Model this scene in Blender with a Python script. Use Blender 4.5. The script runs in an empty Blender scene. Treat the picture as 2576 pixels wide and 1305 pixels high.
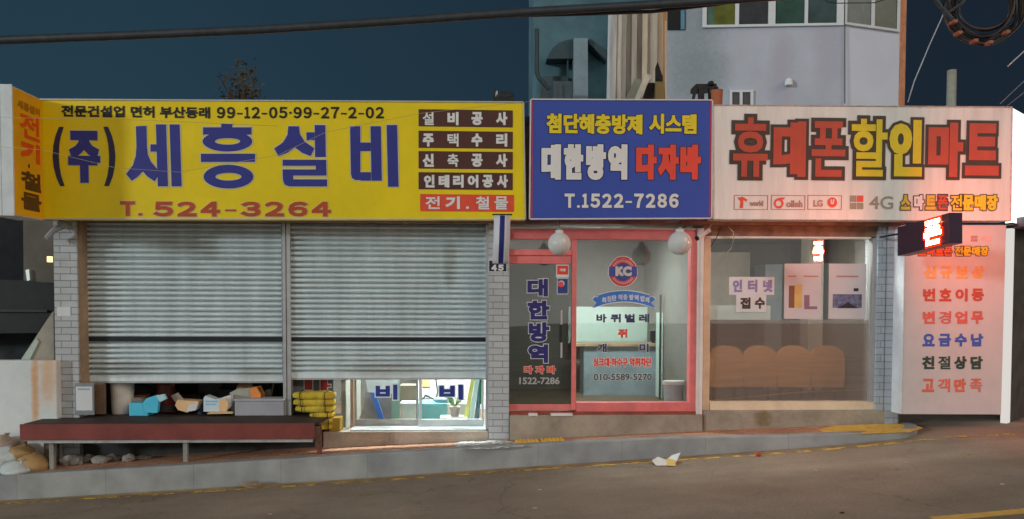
import bpy, math, random
from mathutils import Vector as V, Matrix

sc = bpy.context.scene
COL = sc.collection
rnd = random.Random(7)

# ------------------------------------------------------------------ camera
F, PPY = 2000.0, 840.0          # focal length and principal row, in units of a 2576 px wide picture
CAMP = V((0, -10, 1.5))
CR = (Matrix.Rotation(math.radians(-2.4), 4, 'Z') @ Matrix.Rotation(math.radians(88.0), 4, 'X')
      @ Matrix.Rotation(0.0028, 4, 'Z'))
cd = bpy.data.cameras.new('camera')
cam = bpy.data.objects.new('camera', cd)
COL.objects.link(cam)
cam.matrix_world = Matrix.Translation(CAMP) @ CR
cd.sensor_width = 36
cd.lens = F / 2576 * 36
cd.shift_y = (PPY - 652.5) / 2576
cd.clip_start, cd.clip_end = 0.05, 2000
sc.camera = cam

# ------------------------------------------------------------------ night sky and street-lamp light
SUN_DIR = V((0.84, 0.54, -0.17)).normalized()       # cool street light from the left, low
w = bpy.data.worlds.new('World')
sc.world = w
w.use_nodes = True
nt = w.node_tree
N, L = nt.nodes, nt.links
N.clear()


def nd(tree, t, **kw):
    n = tree.nodes.new(t)
    for k, v in kw.items():
        setattr(n, k, v)
    return n


def vmath(op, a, b=None):
    n = nd(nt, 'ShaderNodeVectorMath', operation=op)
    for i, s in enumerate((a, b)):
        if s is None:
            continue
        if isinstance(s, (tuple, V)):
            n.inputs[i].default_value = s
        else:
            L.new(s, n.inputs[i])
    return n.outputs['Value'] if op == 'DOT_PRODUCT' else n.outputs[0]


def fmath(tree, op, a, b=None, clamp=False):
    n = nd(tree, 'ShaderNodeMath', operation=op, use_clamp=clamp)
    for i, s in enumerate((a, b)):
        if s is None:
            continue
        if isinstance(s, (int, float)):
            n.inputs[i].default_value = s
        else:
            tree.links.new(s, n.inputs[i])
    return n.outputs[0]


tc = nd(nt, 'ShaderNodeTexCoord')
DIR = tc.outputs['Generated']
sep = nd(nt, 'ShaderNodeSeparateXYZ')
L.new(DIR, sep.inputs[0])
cr = nd(nt, 'ShaderNodeValToRGB')
cr.color_ramp.elements[0].position = 0.30
cr.color_ramp.elements[0].color = (0.017, 0.043, 0.066, 1)
cr.color_ramp.elements[1].position = 0.74
cr.color_ramp.elements[1].color = (0.010, 0.018, 0.030, 1)
L.new(fmath(nt, 'MULTIPLY_ADD', sep.outputs[0], 0.5), cr.inputs[0])
N[-1].inputs[2].default_value = 0.5
lob = fmath(nt, 'POWER', fmath(nt, 'MAXIMUM', vmath('DOT_PRODUCT', DIR, V((0.74, -0.58, 0.46)).normalized()), 0.0), 36.0)
lob2 = fmath(nt, 'POWER', fmath(nt, 'MAXIMUM', vmath('DOT_PRODUCT', DIR, V((0.0, -0.97, 0.10)).normalized()), 0.0), 3.0)


def scol(col, fac):
    n = nd(nt, 'ShaderNodeVectorMath', operation='SCALE')
    n.inputs[0].default_value = col
    L.new(fac, n.inputs[3])
    return n.outputs[0]


wn_ = nd(nt, 'ShaderNodeTexNoise')
wn_.inputs['Scale'].default_value = 4.5
wn_.inputs['Detail'].default_value = 1.5
L.new(DIR, wn_.inputs['Vector'])
lob2 = fmath(nt, 'MULTIPLY', lob2, fmath(nt, 'MAXIMUM', fmath(nt, 'MULTIPLY_ADD', wn_.outputs['Fac'], 3.2), 0.15))
lob2.node.inputs[1].links[0].from_node.inputs[0].links[0].from_node.inputs[2].default_value = -0.6
skyv = fmath(nt, 'SUBTRACT', 1.12, fmath(nt, 'MULTIPLY', fmath(nt, 'MAXIMUM', sep.outputs[2], 0.0), 0.8))
sky = nd(nt, 'ShaderNodeVectorMath', operation='SCALE')
L.new(cr.outputs[0], sky.inputs[0])
L.new(skyv, sky.inputs[3])
tot = vmath('ADD', vmath('ADD', sky.outputs[0], scol((3.9, 3.35, 2.8), lob)), scol((0.46, 0.42, 0.37), lob2))
bg = nd(nt, 'ShaderNodeBackground')
bg.inputs[1].default_value = 1.0
L.new(tot, bg.inputs[0])
L.new(bg.outputs[0], nd(nt, 'ShaderNodeOutputWorld').inputs[0])

sl = bpy.data.lights.new('street_light_sun', 'SUN')
sl.energy = 1.0
sl.angle = math.radians(5)
sl.color = (0.90, 0.98, 1.0)
so = bpy.data.objects.new('street_light_sun', sl)
COL.objects.link(so)
so.rotation_euler = SUN_DIR.to_track_quat('-Z', 'Y').to_euler()
sc.view_settings.view_transform = 'Standard'
sc.view_settings.look = 'None'
sc.view_settings.exposure = 0.2
sc.view_settings.gamma = 1.0


# ------------------------------------------------------------------ helpers
def ray(x, y):
    return (CR.to_3x3() @ V(((x - 1288) / F, (PPY - y) / F, -1)))


def P(x, y, Y=0.0):
    """point of the vertical plane at depth Y seen at picture position x, y (2576 px wide picture)"""
    d = ray(x, y)
    return CAMP + d * ((Y - CAMP.y) / d.y)


def PW(x, y, A, B):
    """the same for the upright plane through A and B"""
    n = V((B.y - A.y, -(B.x - A.x), 0))
    d = ray(x, y)
    return CAMP + d * ((A - CAMP).dot(n) / d.dot(n))


def R(x0, y0, x1, y1, Y=0.0):
    """picture rectangle -> X0, X1, Z0, Z1 on plane Y"""
    a, b, c, d = P(x0, y0, Y), P(x1, y0, Y), P(x1, y1, Y), P(x0, y1, Y)
    return (a.x + d.x) / 2, (b.x + c.x) / 2, (c.z + d.z) / 2, (a.z + b.z) / 2


def lin(c):
    return tuple((v / 255 / 12.92) if v <= 10 else ((v / 255 + 0.055) / 1.055) ** 2.4 for v in c)


def A(r, g, b, k=0.60):
    """surface colour of something that shows as r, g, b under the street light"""
    c = [v / k for v in lin((r, g, b))]
    m = max(1.0, max(c) / 0.88)
    return tuple(v / m for v in c)


MATS = {}


def mat(name, col, rough=0.6, var=0.12, scale=5.0, bump=0.0, metal=0.0, emit=0.0, spec=0.4, bscale=None, streak=False):
    if name in MATS:
        return MATS[name]
    m = bpy.data.materials.new(name)
    m.use_nodes = True
    t = m.node_tree
    b = t.nodes['Principled BSDF']
    b.inputs['Roughness'].default_value = rough
    b.inputs['Metallic'].default_value = metal
    b.inputs['Specular IOR Level'].default_value = spec
    co = nd(t, 'ShaderNodeTexCoord')
    mp = nd(t, 'ShaderNodeMapping')
    t.links.new(co.outputs['Object'], mp.inputs[0])
    if streak:
        mp.inputs['Scale'].default_value = (3, 3, 0.35)
    nz = nd(t, 'ShaderNodeTexNoise')
    nz.inputs['Scale'].default_value = scale
    nz.inputs['Detail'].default_value = 6
    nz.inputs['Roughness'].default_value = 0.65
    t.links.new(mp.outputs[0], nz.inputs['Vector'])
    r = nd(t, 'ShaderNodeValToRGB')
    r.color_ramp.elements[0].position, r.color_ramp.elements[1].position = 0.3, 0.7
    r.color_ramp.elements[0].color = tuple(c * (1 - var) for c in col) + (1,)
    r.color_ramp.elements[1].color = tuple(min(0.95, c * (1 + var)) for c in col) + (1,)
    t.links.new(nz.outputs['Fac'], r.inputs[0])
    t.links.new(r.outputs[0], b.inputs['Base Color'])
    if emit:
        b.inputs['Emission Color'].default_value = tuple(col) + (1,)
        b.inputs['Emission Strength'].default_value = emit
    if bump:
        nb = nd(t, 'ShaderNodeTexNoise')
        nb.inputs['Scale'].default_value = bscale or scale * 8
        nb.inputs['Detail'].default_value = 5
        t.links.new(co.outputs['Object'], nb.inputs['Vector'])
        bp = nd(t, 'ShaderNodeBump')
        bp.inputs['Strength'].default_value = bump
        bp.inputs['Distance'].default_value = 0.02
        t.links.new(nb.outputs['Fac'], bp.inputs['Height'])
        t.links.new(bp.outputs[0], b.inputs['Normal'])
    MATS[name] = m
    return m


def brick_mat(name, c1, c2, mort, bw, bh, plane='xz', ms=0.012, bump=0.6, rough=0.6, var=0.2):
    m = mat(name, c1, rough=rough)
    t = m.node_tree
    b = t.nodes['Principled BSDF']
    co = next(n for n in t.nodes if n.bl_idname == 'ShaderNodeTexCoord')
    sp = nd(t, 'ShaderNodeSeparateXYZ')
    t.links.new(co.outputs['Object'], sp.inputs[0])
    cb = nd(t, 'ShaderNodeCombineXYZ')
    if plane == 'xz':
        t.links.new(fmath(t, 'ADD', sp.outputs[0], sp.outputs[1]), cb.inputs[0])
        t.links.new(sp.outputs[2], cb.inputs[1])
    else:
        t.links.new(sp.outputs[0], cb.inputs[0])
        t.links.new(sp.outputs[1], cb.inputs[1])
    br = nd(t, 'ShaderNodeTexBrick')
    br.inputs['Scale'].default_value = 1
    br.inputs['Brick Width'].default_value = bw
    br.inputs['Row Height'].default_value = bh
    br.inputs['Mortar Size'].default_value = ms
    br.inputs['Mortar Smooth'].default_value = 0.3
    br.inputs['Color1'].default_value = tuple(c1) + (1,)
    br.inputs['Color2'].default_value = tuple(c2) + (1,)
    br.inputs['Mortar'].default_value = tuple(mort) + (1,)
    t.links.new(cb.outputs[0], br.inputs['Vector'])
    nz = nd(t, 'ShaderNodeTexNoise')
    nz.inputs['Scale'].default_value = 3
    nz.inputs['Detail'].default_value = 7
    t.links.new(co.outputs['Object'], nz.inputs['Vector'])
    hs = nd(t, 'ShaderNodeHueSaturation')
    t.links.new(br.outputs['Color'], hs.inputs['Color'])
    t.links.new(fmath(t, 'ADD', fmath(t, 'MULTIPLY', nz.outputs['Fac'], 2 * var), 1 - var), hs.inputs['Value'])
    t.links.new(hs.outputs[0], b.inputs['Base Color'])
    bp = nd(t, 'ShaderNodeBump')
    bp.invert = True
    bp.inputs['Strength'].default_value = bump
    bp.inputs['Distance'].default_value = 0.01
    t.links.new(br.outputs['Fac'], bp.inputs['Height'])
    t.links.new(bp.outputs[0], b.inputs['Normal'])
    return m


def stain_or_shade(m, spots, col, soft=True):
    """mix a colour for stains or painted shade in at spots (x, z, half width, top-to-bottom half height) of an upright surface"""
    t = m.node_tree
    b = t.nodes['Principled BSDF']
    src = b.inputs['Base Color'].links[0].from_socket
    co = next(n for n in t.nodes if n.bl_idname == 'ShaderNodeTexCoord')
    sp = nd(t, 'ShaderNodeSeparateXYZ')
    t.links.new(co.outputs['Object'], sp.inputs[0])
    nz = nd(t, 'ShaderNodeTexNoise')
    nz.inputs['Scale'].default_value = 14
    nz.inputs['Detail'].default_value = 5
    t.links.new(co.outputs['Object'], nz.inputs['Vector'])
    wob = fmath(t, 'MULTIPLY', fmath(t, 'SUBTRACT', nz.outputs['Fac'], 0.5), 0.9)
    for (x, z, hw, hh, k) in spots:
        dx = fmath(t, 'DIVIDE', fmath(t, 'SUBTRACT', sp.outputs[0], x), hw)
        dz = fmath(t, 'DIVIDE', fmath(t, 'SUBTRACT', sp.outputs[2], z), hh)
        rr = fmath(t, 'ADD', fmath(t, 'POWER', fmath(t, 'ABSOLUTE', dx), 2.0), fmath(t, 'POWER', fmath(t, 'ABSOLUTE', dz), 4.0))
        f = fmath(t, 'MULTIPLY', fmath(t, 'SUBTRACT', 1.0, fmath(t, 'ADD', rr, wob), True), k, True)
        mx = nd(t, 'ShaderNodeMix', data_type='RGBA')
        t.links.new(f, mx.inputs[0])
        t.links.new(src, mx.inputs[6])
        mx.inputs[7].default_value = tuple(col) + (1,)
        src = mx.outputs[2]
    t.links.new(src, b.inputs['Base Color'])
    return m


def glass_mat(name, refl=0.07, tint=(1, 1, 1), rough=0.0, edge=0.55):
    m = bpy.data.materials.new(name)
    m.use_nodes = True
    t = m.node_tree
    t.nodes.clear()
    tr = nd(t, 'ShaderNodeBsdfTransparent')
    tr.inputs[0].default_value = tuple(tint) + (1,)
    gl = nd(t, 'ShaderNodeBsdfGlossy')
    gl.inputs['Roughness'].default_value = rough
    lw = nd(t, 'ShaderNodeLayerWeight')
    f = fmath(t, 'ADD', fmath(t, 'MULTIPLY', fmath(t, 'POWER', lw.outputs['Facing'], 4.0), edge), refl, True)
    mx = nd(t, 'ShaderNodeMixShader')
    t.links.new(f, mx.inputs[0])
    t.links.new(tr.outputs[0], mx.inputs[1])
    t.links.new(gl.outputs[0], mx.inputs[2])
    t.links.new(mx.outputs[0], nd(t, 'ShaderNodeOutputMaterial').inputs[0])
    return m


def emis(name, col, s):
    m = bpy.data.materials.new(name)
    m.use_nodes = True
    t = m.node_tree
    t.nodes.clear()
    e = nd(t, 'ShaderNodeEmission')
    e.inputs[0].default_value = tuple(col) + (1,)
    e.inputs[1].default_value = s
    t.links.new(e.outputs[0], nd(t, 'ShaderNodeOutputMaterial').inputs[0])
    return m


class MB:
    """collects shapes and links them as one mesh object"""

    def __init__(self):
        self.v, self.f = [], []

    def add(self, vs, fs):
        o = len(self.v)
        self.v += [tuple(p) for p in vs]
        self.f += [tuple(i + o for i in q) for q in fs]
        return self

    def box(self, x0, x1, y0, y1, z0, z1):
        vs = [(x, y, z) for z in (z0, z1) for y in (y0, y1) for x in (x0, x1)]
        return self.add(vs, [(0, 2, 3, 1), (4, 5, 7, 6), (0, 1, 5, 4), (2, 6, 7, 3), (0, 4, 6, 2), (1, 3, 7, 5)])

    def rbox(self, x0, y0, x1, y1, Y, Y2):
        """box whose front, on plane Y, fills a picture rectangle"""
        a, b, c, d = R(x0, y0, x1, y1, Y)
        return self.box(a, b, Y, Y2, c, d)

    def slab(self, pts, off):
        """polygon of 3-D points thickened along off"""
        n = len(pts)
        off = V(off)
        vs = [V(p) for p in pts] + [V(p) + off for p in pts]
        fs = [tuple(range(n)), tuple(reversed(range(n, 2 * n)))]
        fs += [(i, (i + 1) % n, n + (i + 1) % n, n + i) for i in range(n)]
        return self.add(vs, fs)

    def pslab(self, pix, Y, depth):
        return self.slab([P(x, y, Y) for x, y in pix], (0, depth, 0))

    def tube(self, pts, r, n=8, cap=True):
        pts = [V(p) for p in pts]
        rs = r if isinstance(r, (list, tuple)) else [r] * len(pts)
        rings = []
        for i, p in enumerate(pts):
            d = (pts[min(i + 1, len(pts) - 1)] - pts[max(i - 1, 0)]).normalized()
            u = d.cross(V((0, 0, 1)) if abs(d.z) < 0.9 else V((1, 0, 0))).normalized()
            q = d.cross(u)
            rings.append([p + (u * math.cos(2 * math.pi * k / n) + q * math.sin(2 * math.pi * k / n)) * rs[i] for k in range(n)])
        vs = [p for g in rings for p in g]
        fs = [(i * n + k, i * n + (k + 1) % n, (i + 1) * n + (k + 1) % n, (i + 1) * n + k) for i in range(len(pts) - 1) for k in range(n)]
        if cap:
            fs += [tuple(reversed(range(n))), tuple(range((len(pts) - 1) * n, len(pts) * n))]
        return self.add(vs, fs)

    def lathe(self, c, prof, n=20, sx=1, sy=1):
        c = V(c)
        vs = [c + V((r * sx * math.cos(2 * math.pi * k / n), r * sy * math.sin(2 * math.pi * k / n), z)) for r, z in prof for k in range(n)]
        m = len(prof)
        fs = [(i * n + k, i * n + (k + 1) % n, (i + 1) * n + (k + 1) % n, (i + 1) * n + k) for i in range(m - 1) for k in range(n)]
        fs += [tuple(reversed(range(n))), tuple(range((m - 1) * n, m * n))]
        return self.add(vs, fs)

    def lump(self, c, rx, ry, rz, seed=0, amp=0.18, n=14, m=9):
        g = random.Random(seed)
        c = V(c)
        ph = [(g.uniform(-1, 1), g.uniform(-1, 1), g.uniform(-1, 1), g.uniform(2, 6), g.uniform(0, 6)) for _ in range(7)]

        def pt(d):
            k = 1 + amp * sum(math.sin(q[3] * (d.x * q[0] + d.y * q[1] + d.z * q[2]) + q[4]) for q in ph) / 3
            p = V((d.x * rx * k, d.y * ry * k, d.z * rz * k))
            p.z = max(p.z, -rz * 0.72)
            return c + p
        vs = [pt(V((0, 0, -1)))]
        for i in range(1, m):
            a = math.pi * i / m
            for k in range(n):
                b = 2 * math.pi * k / n
                vs.append(pt(V((math.sin(a) * math.cos(b), math.sin(a) * math.sin(b), -math.cos(a)))))
        vs.append(pt(V((0, 0, 1))))
        fs = [(0, 1 + (k + 1) % n, 1 + k) for k in range(n)]
        for i in range(m - 2):
            for k in range(n):
                a, b = 1 + i * n, 1 + (i + 1) * n
                fs.append((a + k, a + (k + 1) % n, b + (k + 1) % n, b + k))
        e = 1 + (m - 2) * n
        fs += [(e + k, e + (k + 1) % n, len(vs) - 1) for k in range(n)]
        return self.add(vs, fs)

    def build(self, name, m, parent=None, smooth=False, bevel=0.0, seg=2):
        me = bpy.data.meshes.new(name)
        me.from_pydata(self.v, [], self.f)
        me.update()
        if smooth:
            for p in me.polygons:
                p.use_smooth = True
        o = bpy.data.objects.new(name, me)
        COL.objects.link(o)
        if m:
            me.materials.append(m)
        if parent:
            o.parent = parent
            mw = Matrix.Identity(4)
            q = parent
            while q:
                mw = Matrix.Translation(q.location) @ mw if not q.get('_id') else mw
                q = None
            o.matrix_parent_inverse = Matrix.Translation(-parent.location)
        if bevel:
            bv = o.modifiers.new('bevel', 'BEVEL')
            bv.width, bv.segments, bv.limit_method = bevel, seg, 'ANGLE'
        return o


def tag(o, label, cat, group=None, kind=None):
    if label:
        o['label'] = label
    if cat:
        o['category'] = cat
    if group:
        o['group'] = group
    if kind:
        o['kind'] = kind
    return o


def thing(name, loc, label, cat, group=None):
    o = bpy.data.objects.new(name, None)
    o.empty_display_size = 0.1
    COL.objects.link(o)
    o.location = loc
    return tag(o, label, cat, group)


def struct(mb, name, m, **kw):
    return tag(mb.build(name, m, **kw), None, None, kind='structure')


# ---- lettering: flat letters laid on a surface
GC = {}


def glyphs(s, res=3):
    if s not in GC:
        cu = bpy.data.curves.new('letters', 'FONT')
        cu.body = s
        cu.resolution_u = res
        o = bpy.data.objects.new('letters', cu)
        COL.objects.link(o)
        me = bpy.data.meshes.new_from_object(o.evaluated_get(bpy.context.evaluated_depsgraph_get()))
        vs = [(v.co.x, v.co.y) for v in me.vertices]
        fs = [tuple(p.vertices) for p in me.polygons]
        fs = [f if sum(vs[f[i - 1]][0] * vs[f[i]][1] - vs[f[i]][0] * vs[f[i - 1]][1] for i in range(len(f))) > 0 else f[::-1] for f in fs]
        hs = {(f[i - 1], f[i]) for f in fs for i in range(len(f))}
        bd = [e for e in hs if (e[1], e[0]) not in hs]
        COL.objects.unlink(o)
        bpy.data.objects.remove(o)
        bpy.data.curves.remove(cu)
        bpy.data.meshes.remove(me)
        x0, x1 = min(v[0] for v in vs), max(v[0] for v in vs)
        y0, y1 = min(v[1] for v in vs), max(v[1] for v in vs)
        GC[s] = (vs, fs, bd, x0, x1, y0, y1)
    return GC[s]


def quad_of(x0, y0, x1, y1, Y):
    a, b, c, d = R(x0, y0, x1, y1, Y)
    return [V((a, Y, c)), V((b, Y, c)), V((b, Y, d)), V((a, Y, d))]


def lay(mb, vs, fs, bd, quad, bold, off, bold_first=True, grow=0.0):
    """vs in 0..1 x 0..1 of the quad (bl, br, tr, tl); bold in metres widens every stroke by that much on each side"""
    bl, br, tr, tl = quad
    W = ((br - bl).length + (tr - tl).length) / 2
    H = ((tl - bl).length + (tr - br).length) / 2
    nrm = (br - bl).cross(tl - bl).normalized()
    ux, uy = bold / W, bold / H

    def wp(x, y, d):
        u, v = x / W, y / H
        p = (bl * (1 - u) + br * u) * (1 - v) + (tl * (1 - u) + tr * u) * v
        return p + nrm * d
    q = [(bold + x * (W - 2 * bold), bold + y * (H - 2 * bold)) for x, y in vs]
    mb.add([wp(x, y, off) for x, y in q], fs)
    rr = bold + grow
    if rr > 1e-5:
        step = min(2.5e-5, 0.0022 / max(1, 2 * len(bd)))
        nx, pv_ = {}, {}
        for a, b in bd:
            nx.setdefault(a, b)
            pv_.setdefault(b, a)
        dz = off
        for a, b in bd:
            pa, pb = V(q[a]), V(q[b])
            d = pb - pa
            if d.length < 1e-7:
                continue
            n = V((d.y, -d.x)).normalized() * rr
            dz += step
            mb.add([wp(*pa, dz), wp(*pb, dz), wp(*(pb + n), dz), wp(*(pa + n), dz)], [(0, 1, 2, 3)])
            if b in nx:
                e = V(q[nx[b]]) - pb
                if e.length < 1e-7 or d.x * e.y - d.y * e.x <= 1e-12:
                    continue
                n2 = V((e.y, -e.x)).normalized() * rr
                h = n + n2
                dz += step
                if h.length < rr * 0.9:
                    mb.add([wp(*pb, dz), wp(*(pb + n), dz), wp(*(pb + n2), dz)], [(0, 2, 1)])
                else:
                    mpt = pb + h * (2 * rr * rr / h.length_squared)
                    mb.add([wp(*pb, dz), wp(*(pb + n), dz), wp(*mpt, dz), wp(*(pb + n2), dz)], [(0, 1, 2, 3)])
    return mb


def norm_gl(s):
    vs, fs, bd, x0, x1, y0, y1 = glyphs(s)
    return [((x - x0) / (x1 - x0), (y - y0) / (y1 - y0)) for x, y in vs], fs, bd


DENSE = {c: .5 for c in '할철물택축설첨템절객경족해충제휴폰전'}


def text(items, m, parent, bold=0.0, off=0.004, outline=None, ow=0.0, name='lettering', om=0.0022):
    """items: (string, quad); one mesh of letters, and one of their outline if asked"""
    if outline:
        mo = MB()
        for s, q in items:
            k = bold * (DENSE.get(s, 1) if len(s) == 1 else 1)
            lay(mo, *norm_gl(s), q, k, off - om, grow=ow + bold * .25 * (s in DENSE))
        mo.build(name + '_outline', outline, parent)
    mb = MB()
    for s, q in items:
        lay(mb, *norm_gl(s), q, bold * (DENSE.get(s, 1) if len(s) == 1 else 1), off)
    return mb.build(name, m, parent)


def spaced(chars, cx, y0, y1, wd, Y):
    return [(c, quad_of(x - wd / 2, y0, x + wd / 2, y1, Y)) for c, x in zip(chars, cx)]


def row(s, x0, x1, y0, y1, Y, gap=0.18):
    """characters of s spread evenly, each as wide as its cell less the gap"""
    n = len(s)
    cw = (x1 - x0) / (n - gap)
    return [(c, quad_of(x0 + i * cw, y0, x0 + (i + 1 - gap) * cw, y1, Y)) for i, c in enumerate(s) if c != ' ']


def digits(s, x0, y0, x1, y1, Y, q=None):
    """numbers set figure by figure, in the upright grotesque of the wide figures"""
    wd = {'-': .42, '.': .2, '1': .42, ' ': .3, '·': .2, 'T': .66}
    tot_ = sum(wd.get(c, .62) for c in s) + .13 * (len(s) - 1)
    k = (x1 - x0) / tot_
    out, x, H = [], x0, y1 - y0
    for c in s:
        w_ = wd.get(c, .62) * k
        a_, b_ = (y0, y1)
        if c == '-':
            a_, b_ = y0 + H * .52, y0 + H * .65
        elif c == '.':
            a_ = y1 - H * .2
        elif c == '·':
            a_, b_ = y0 + H * .4, y0 + H * .62
        ch = chr(ord(c) + 0xFEE0) if c.isdigit() or c.isalpha() else {'-': 'ㅡ', '.': '.', '·': '.'}.get(c)
        if c != ' ':
            out.append((ch, quad_of(x, a_, x + w_, b_, Y)))
        x += w_ + .13 * k
    return out


# ------------------------------------------------------------------ materials
M_white = mat('white_paint', A(196, 190, 186), 0.5, 0.05, 3)
M_alu = mat('aluminium', (0.55, 0.56, 0.57), 0.42, 0.1, 8, metal=0.6)
M_alud = mat('dull_aluminium', (0.42, 0.42, 0.41), 0.5, 0.2, 8, metal=0.3)
M_shut = mat('shutter_paint', A(172, 182, 184), 0.5, 0.12, 2.2, metal=0.15, streak=True)
stain_or_shade(M_shut, [(P(300, 930).x, P(300, 930).z, .5, .12, .35), (P(640, 940).x, P(640, 940).z, .35, .10, .3), (P(960, 930).x, P(960, 930).z, .6, .10, .3),
               (P(520, 620).x, P(520, 620).z, .12, .2, .25), (P(1130, 660).x, P(1130, 660).z, .1, .35, .3)], (.20, .16, .11))
M_blackstrip = mat('black_strip', (0.012, 0.016, 0.02), 0.5)
M_pillar = brick_mat('painted_brick', A(146, 150, 152), A(154, 158, 160), A(108, 110, 112), 0.24, 0.082, ms=0.005, bump=0.7, var=0.22)
M_conc = mat('concrete', A(140, 130, 118), 0.85, 0.22, 3, bump=0.35, bscale=30)
M_concd = mat('rough_concrete', A(118, 114, 104), 0.9, 0.35, 2.2, bump=0.4, bscale=30)
M_red = mat('red_frame', A(184, 98, 96), 0.42, 0.16, 4)
M_yel = mat('yellow_sign_face', A(194, 172, 8), 0.45, 0.07, 2)
M_yelside = mat('orange_yellow_face', A(240, 176, 20), 0.45, 0.08, 3)
M_navy = mat('navy_letters', A(40, 44, 112), 0.5, 0.1, 6)
M_black = mat('black_letters', (0.018, 0.017, 0.016), 0.5)
M_brown = mat('brown_panel', A(66, 38, 34), 0.5)
M_redbox = mat('red_panel', A(186, 66, 44), 0.5)
M_lwhite = mat('white_letters', (0.82, 0.82, 0.80), 0.5, 0.03)
M_brick_l = mat('rust_red_letters', A(150, 62, 26), 0.5)
M_blue = mat('blue_sign_face', A(46, 66, 140), 0.5, 0.06, 2)
M_lyel = mat('yellow_letters', A(214, 192, 40), 0.5, 0.05)
M_lred = mat('red_letters', A(196, 66, 50), 0.5, 0.06)
M_wsign = mat('white_sign_face', A(190, 186, 180), 0.5, 0.12, 2.4, streak=True)
M_dkout = mat('dark_outline', A(62, 52, 46), 0.6)
M_dkred = mat('dark_red_letters', A(158, 66, 50), 0.5, 0.08)
M_gold = mat('gold_letters', A(196, 170, 34), 0.5, 0.08)
M_grey_l = mat('grey_letters', A(128, 120, 104), 0.5)
M_ochre = mat('ochre_letters', A(206, 150, 84), 0.5)
M_blue_l = mat('blue_letters', A(60, 78, 150), 0.5)
M_green_l = mat('dark_green_letters', A(44, 62, 52), 0.5)
M_roof = mat('roof_concrete', (0.16, 0.16, 0.15), 0.9, 0.2)
M_under = mat('rusty_soffit', A(112, 88, 72), 0.8, 0.4, 5, bump=0.3)
M_glass = glass_mat('window_glass', 0.12)
M_dark = mat('dark_plastic', (0.02, 0.02, 0.022), 0.45)
M_dbrown = mat('dark_timber', (0.05, 0.034, 0.026), 0.7, 0.4, 5, bump=0.2)
M_steelred = mat('red_oxide_steel', A(104, 50, 44), 0.6, 0.22, 3, bump=0.1)
M_tan = mat('tan_reveal', A(132, 112, 92), 0.7, 0.2)
M_card = mat('cardboard', A(196, 160, 120), 0.8, 0.12)
M_paper = mat('paper', (0.74, 0.77, 0.79), 0.7, 0.05)
M_cyan = mat('cyan_plastic', A(80, 184, 214), 0.4, 0.08)
M_orange = mat('orange_plastic', A(204, 126, 60), 0.5, 0.1)
M_wall_in = mat('interior_wall', (0.20, 0.19, 0.17), 0.8, 0.1)
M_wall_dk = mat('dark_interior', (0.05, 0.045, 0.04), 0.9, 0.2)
M_floor_in = mat('interior_floor', (0.16, 0.11, 0.07), 0.5, 0.2)
M_mint = mat('mint_board', (0.62, 0.78, 0.72), 0.5, 0.04)
M_wood = mat('light_wood', (0.45, 0.32, 0.2), 0.5, 0.2)

# ------------------------------------------------------------------ ground
YK = -0.70
BACK = [(-900, 1215), (0, 1166), (300, 1148), (850, 1121), (1280, 1104), (1760, 1081), (2200, 1063), (2400, 1056), (3400, 1040)]
KTOP = [(-900, 1246), (0, 1197), (150, 1188), (500, 1168), (900, 1143), (1280, 1121), (1640, 1103), (2000, 1094), (2200, 1088), (2400, 1084), (3400, 1074)]
KBOT = [(-900, 1312), (0, 1258), (500, 1228), (900, 1203), (1280, 1176), (1640, 1152), (2000, 1128), (2200, 1110), (2300, 1099), (2400, 1090), (2700, 1078), (3400, 1066)]


def profile(tab, Y):
    pts = [(P(x, y, Y).x, P(x, y, Y).z) for x, y in tab]

    def f(X):
        if X <= pts[0][0]:
            (a, b), (c, d) = pts[0], pts[1]
        elif X >= pts[-1][0]:
            return pts[-1][1]
        else:
            for (a, b), (c, d) in zip(pts, pts[1:]):
                if a <= X <= c:
                    break
        return b + (d - b) * (X - a) / (c - a)
    return f


zback, zkt, zkb = profile(BACK, 0.0), profile(KTOP, YK), profile(KBOT, YK)


def zside(X, Y):
    t = min(1.0, max(0.0, -Y / -YK))
    return zback(X) + (zkt(X) - zback(X)) * t


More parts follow.
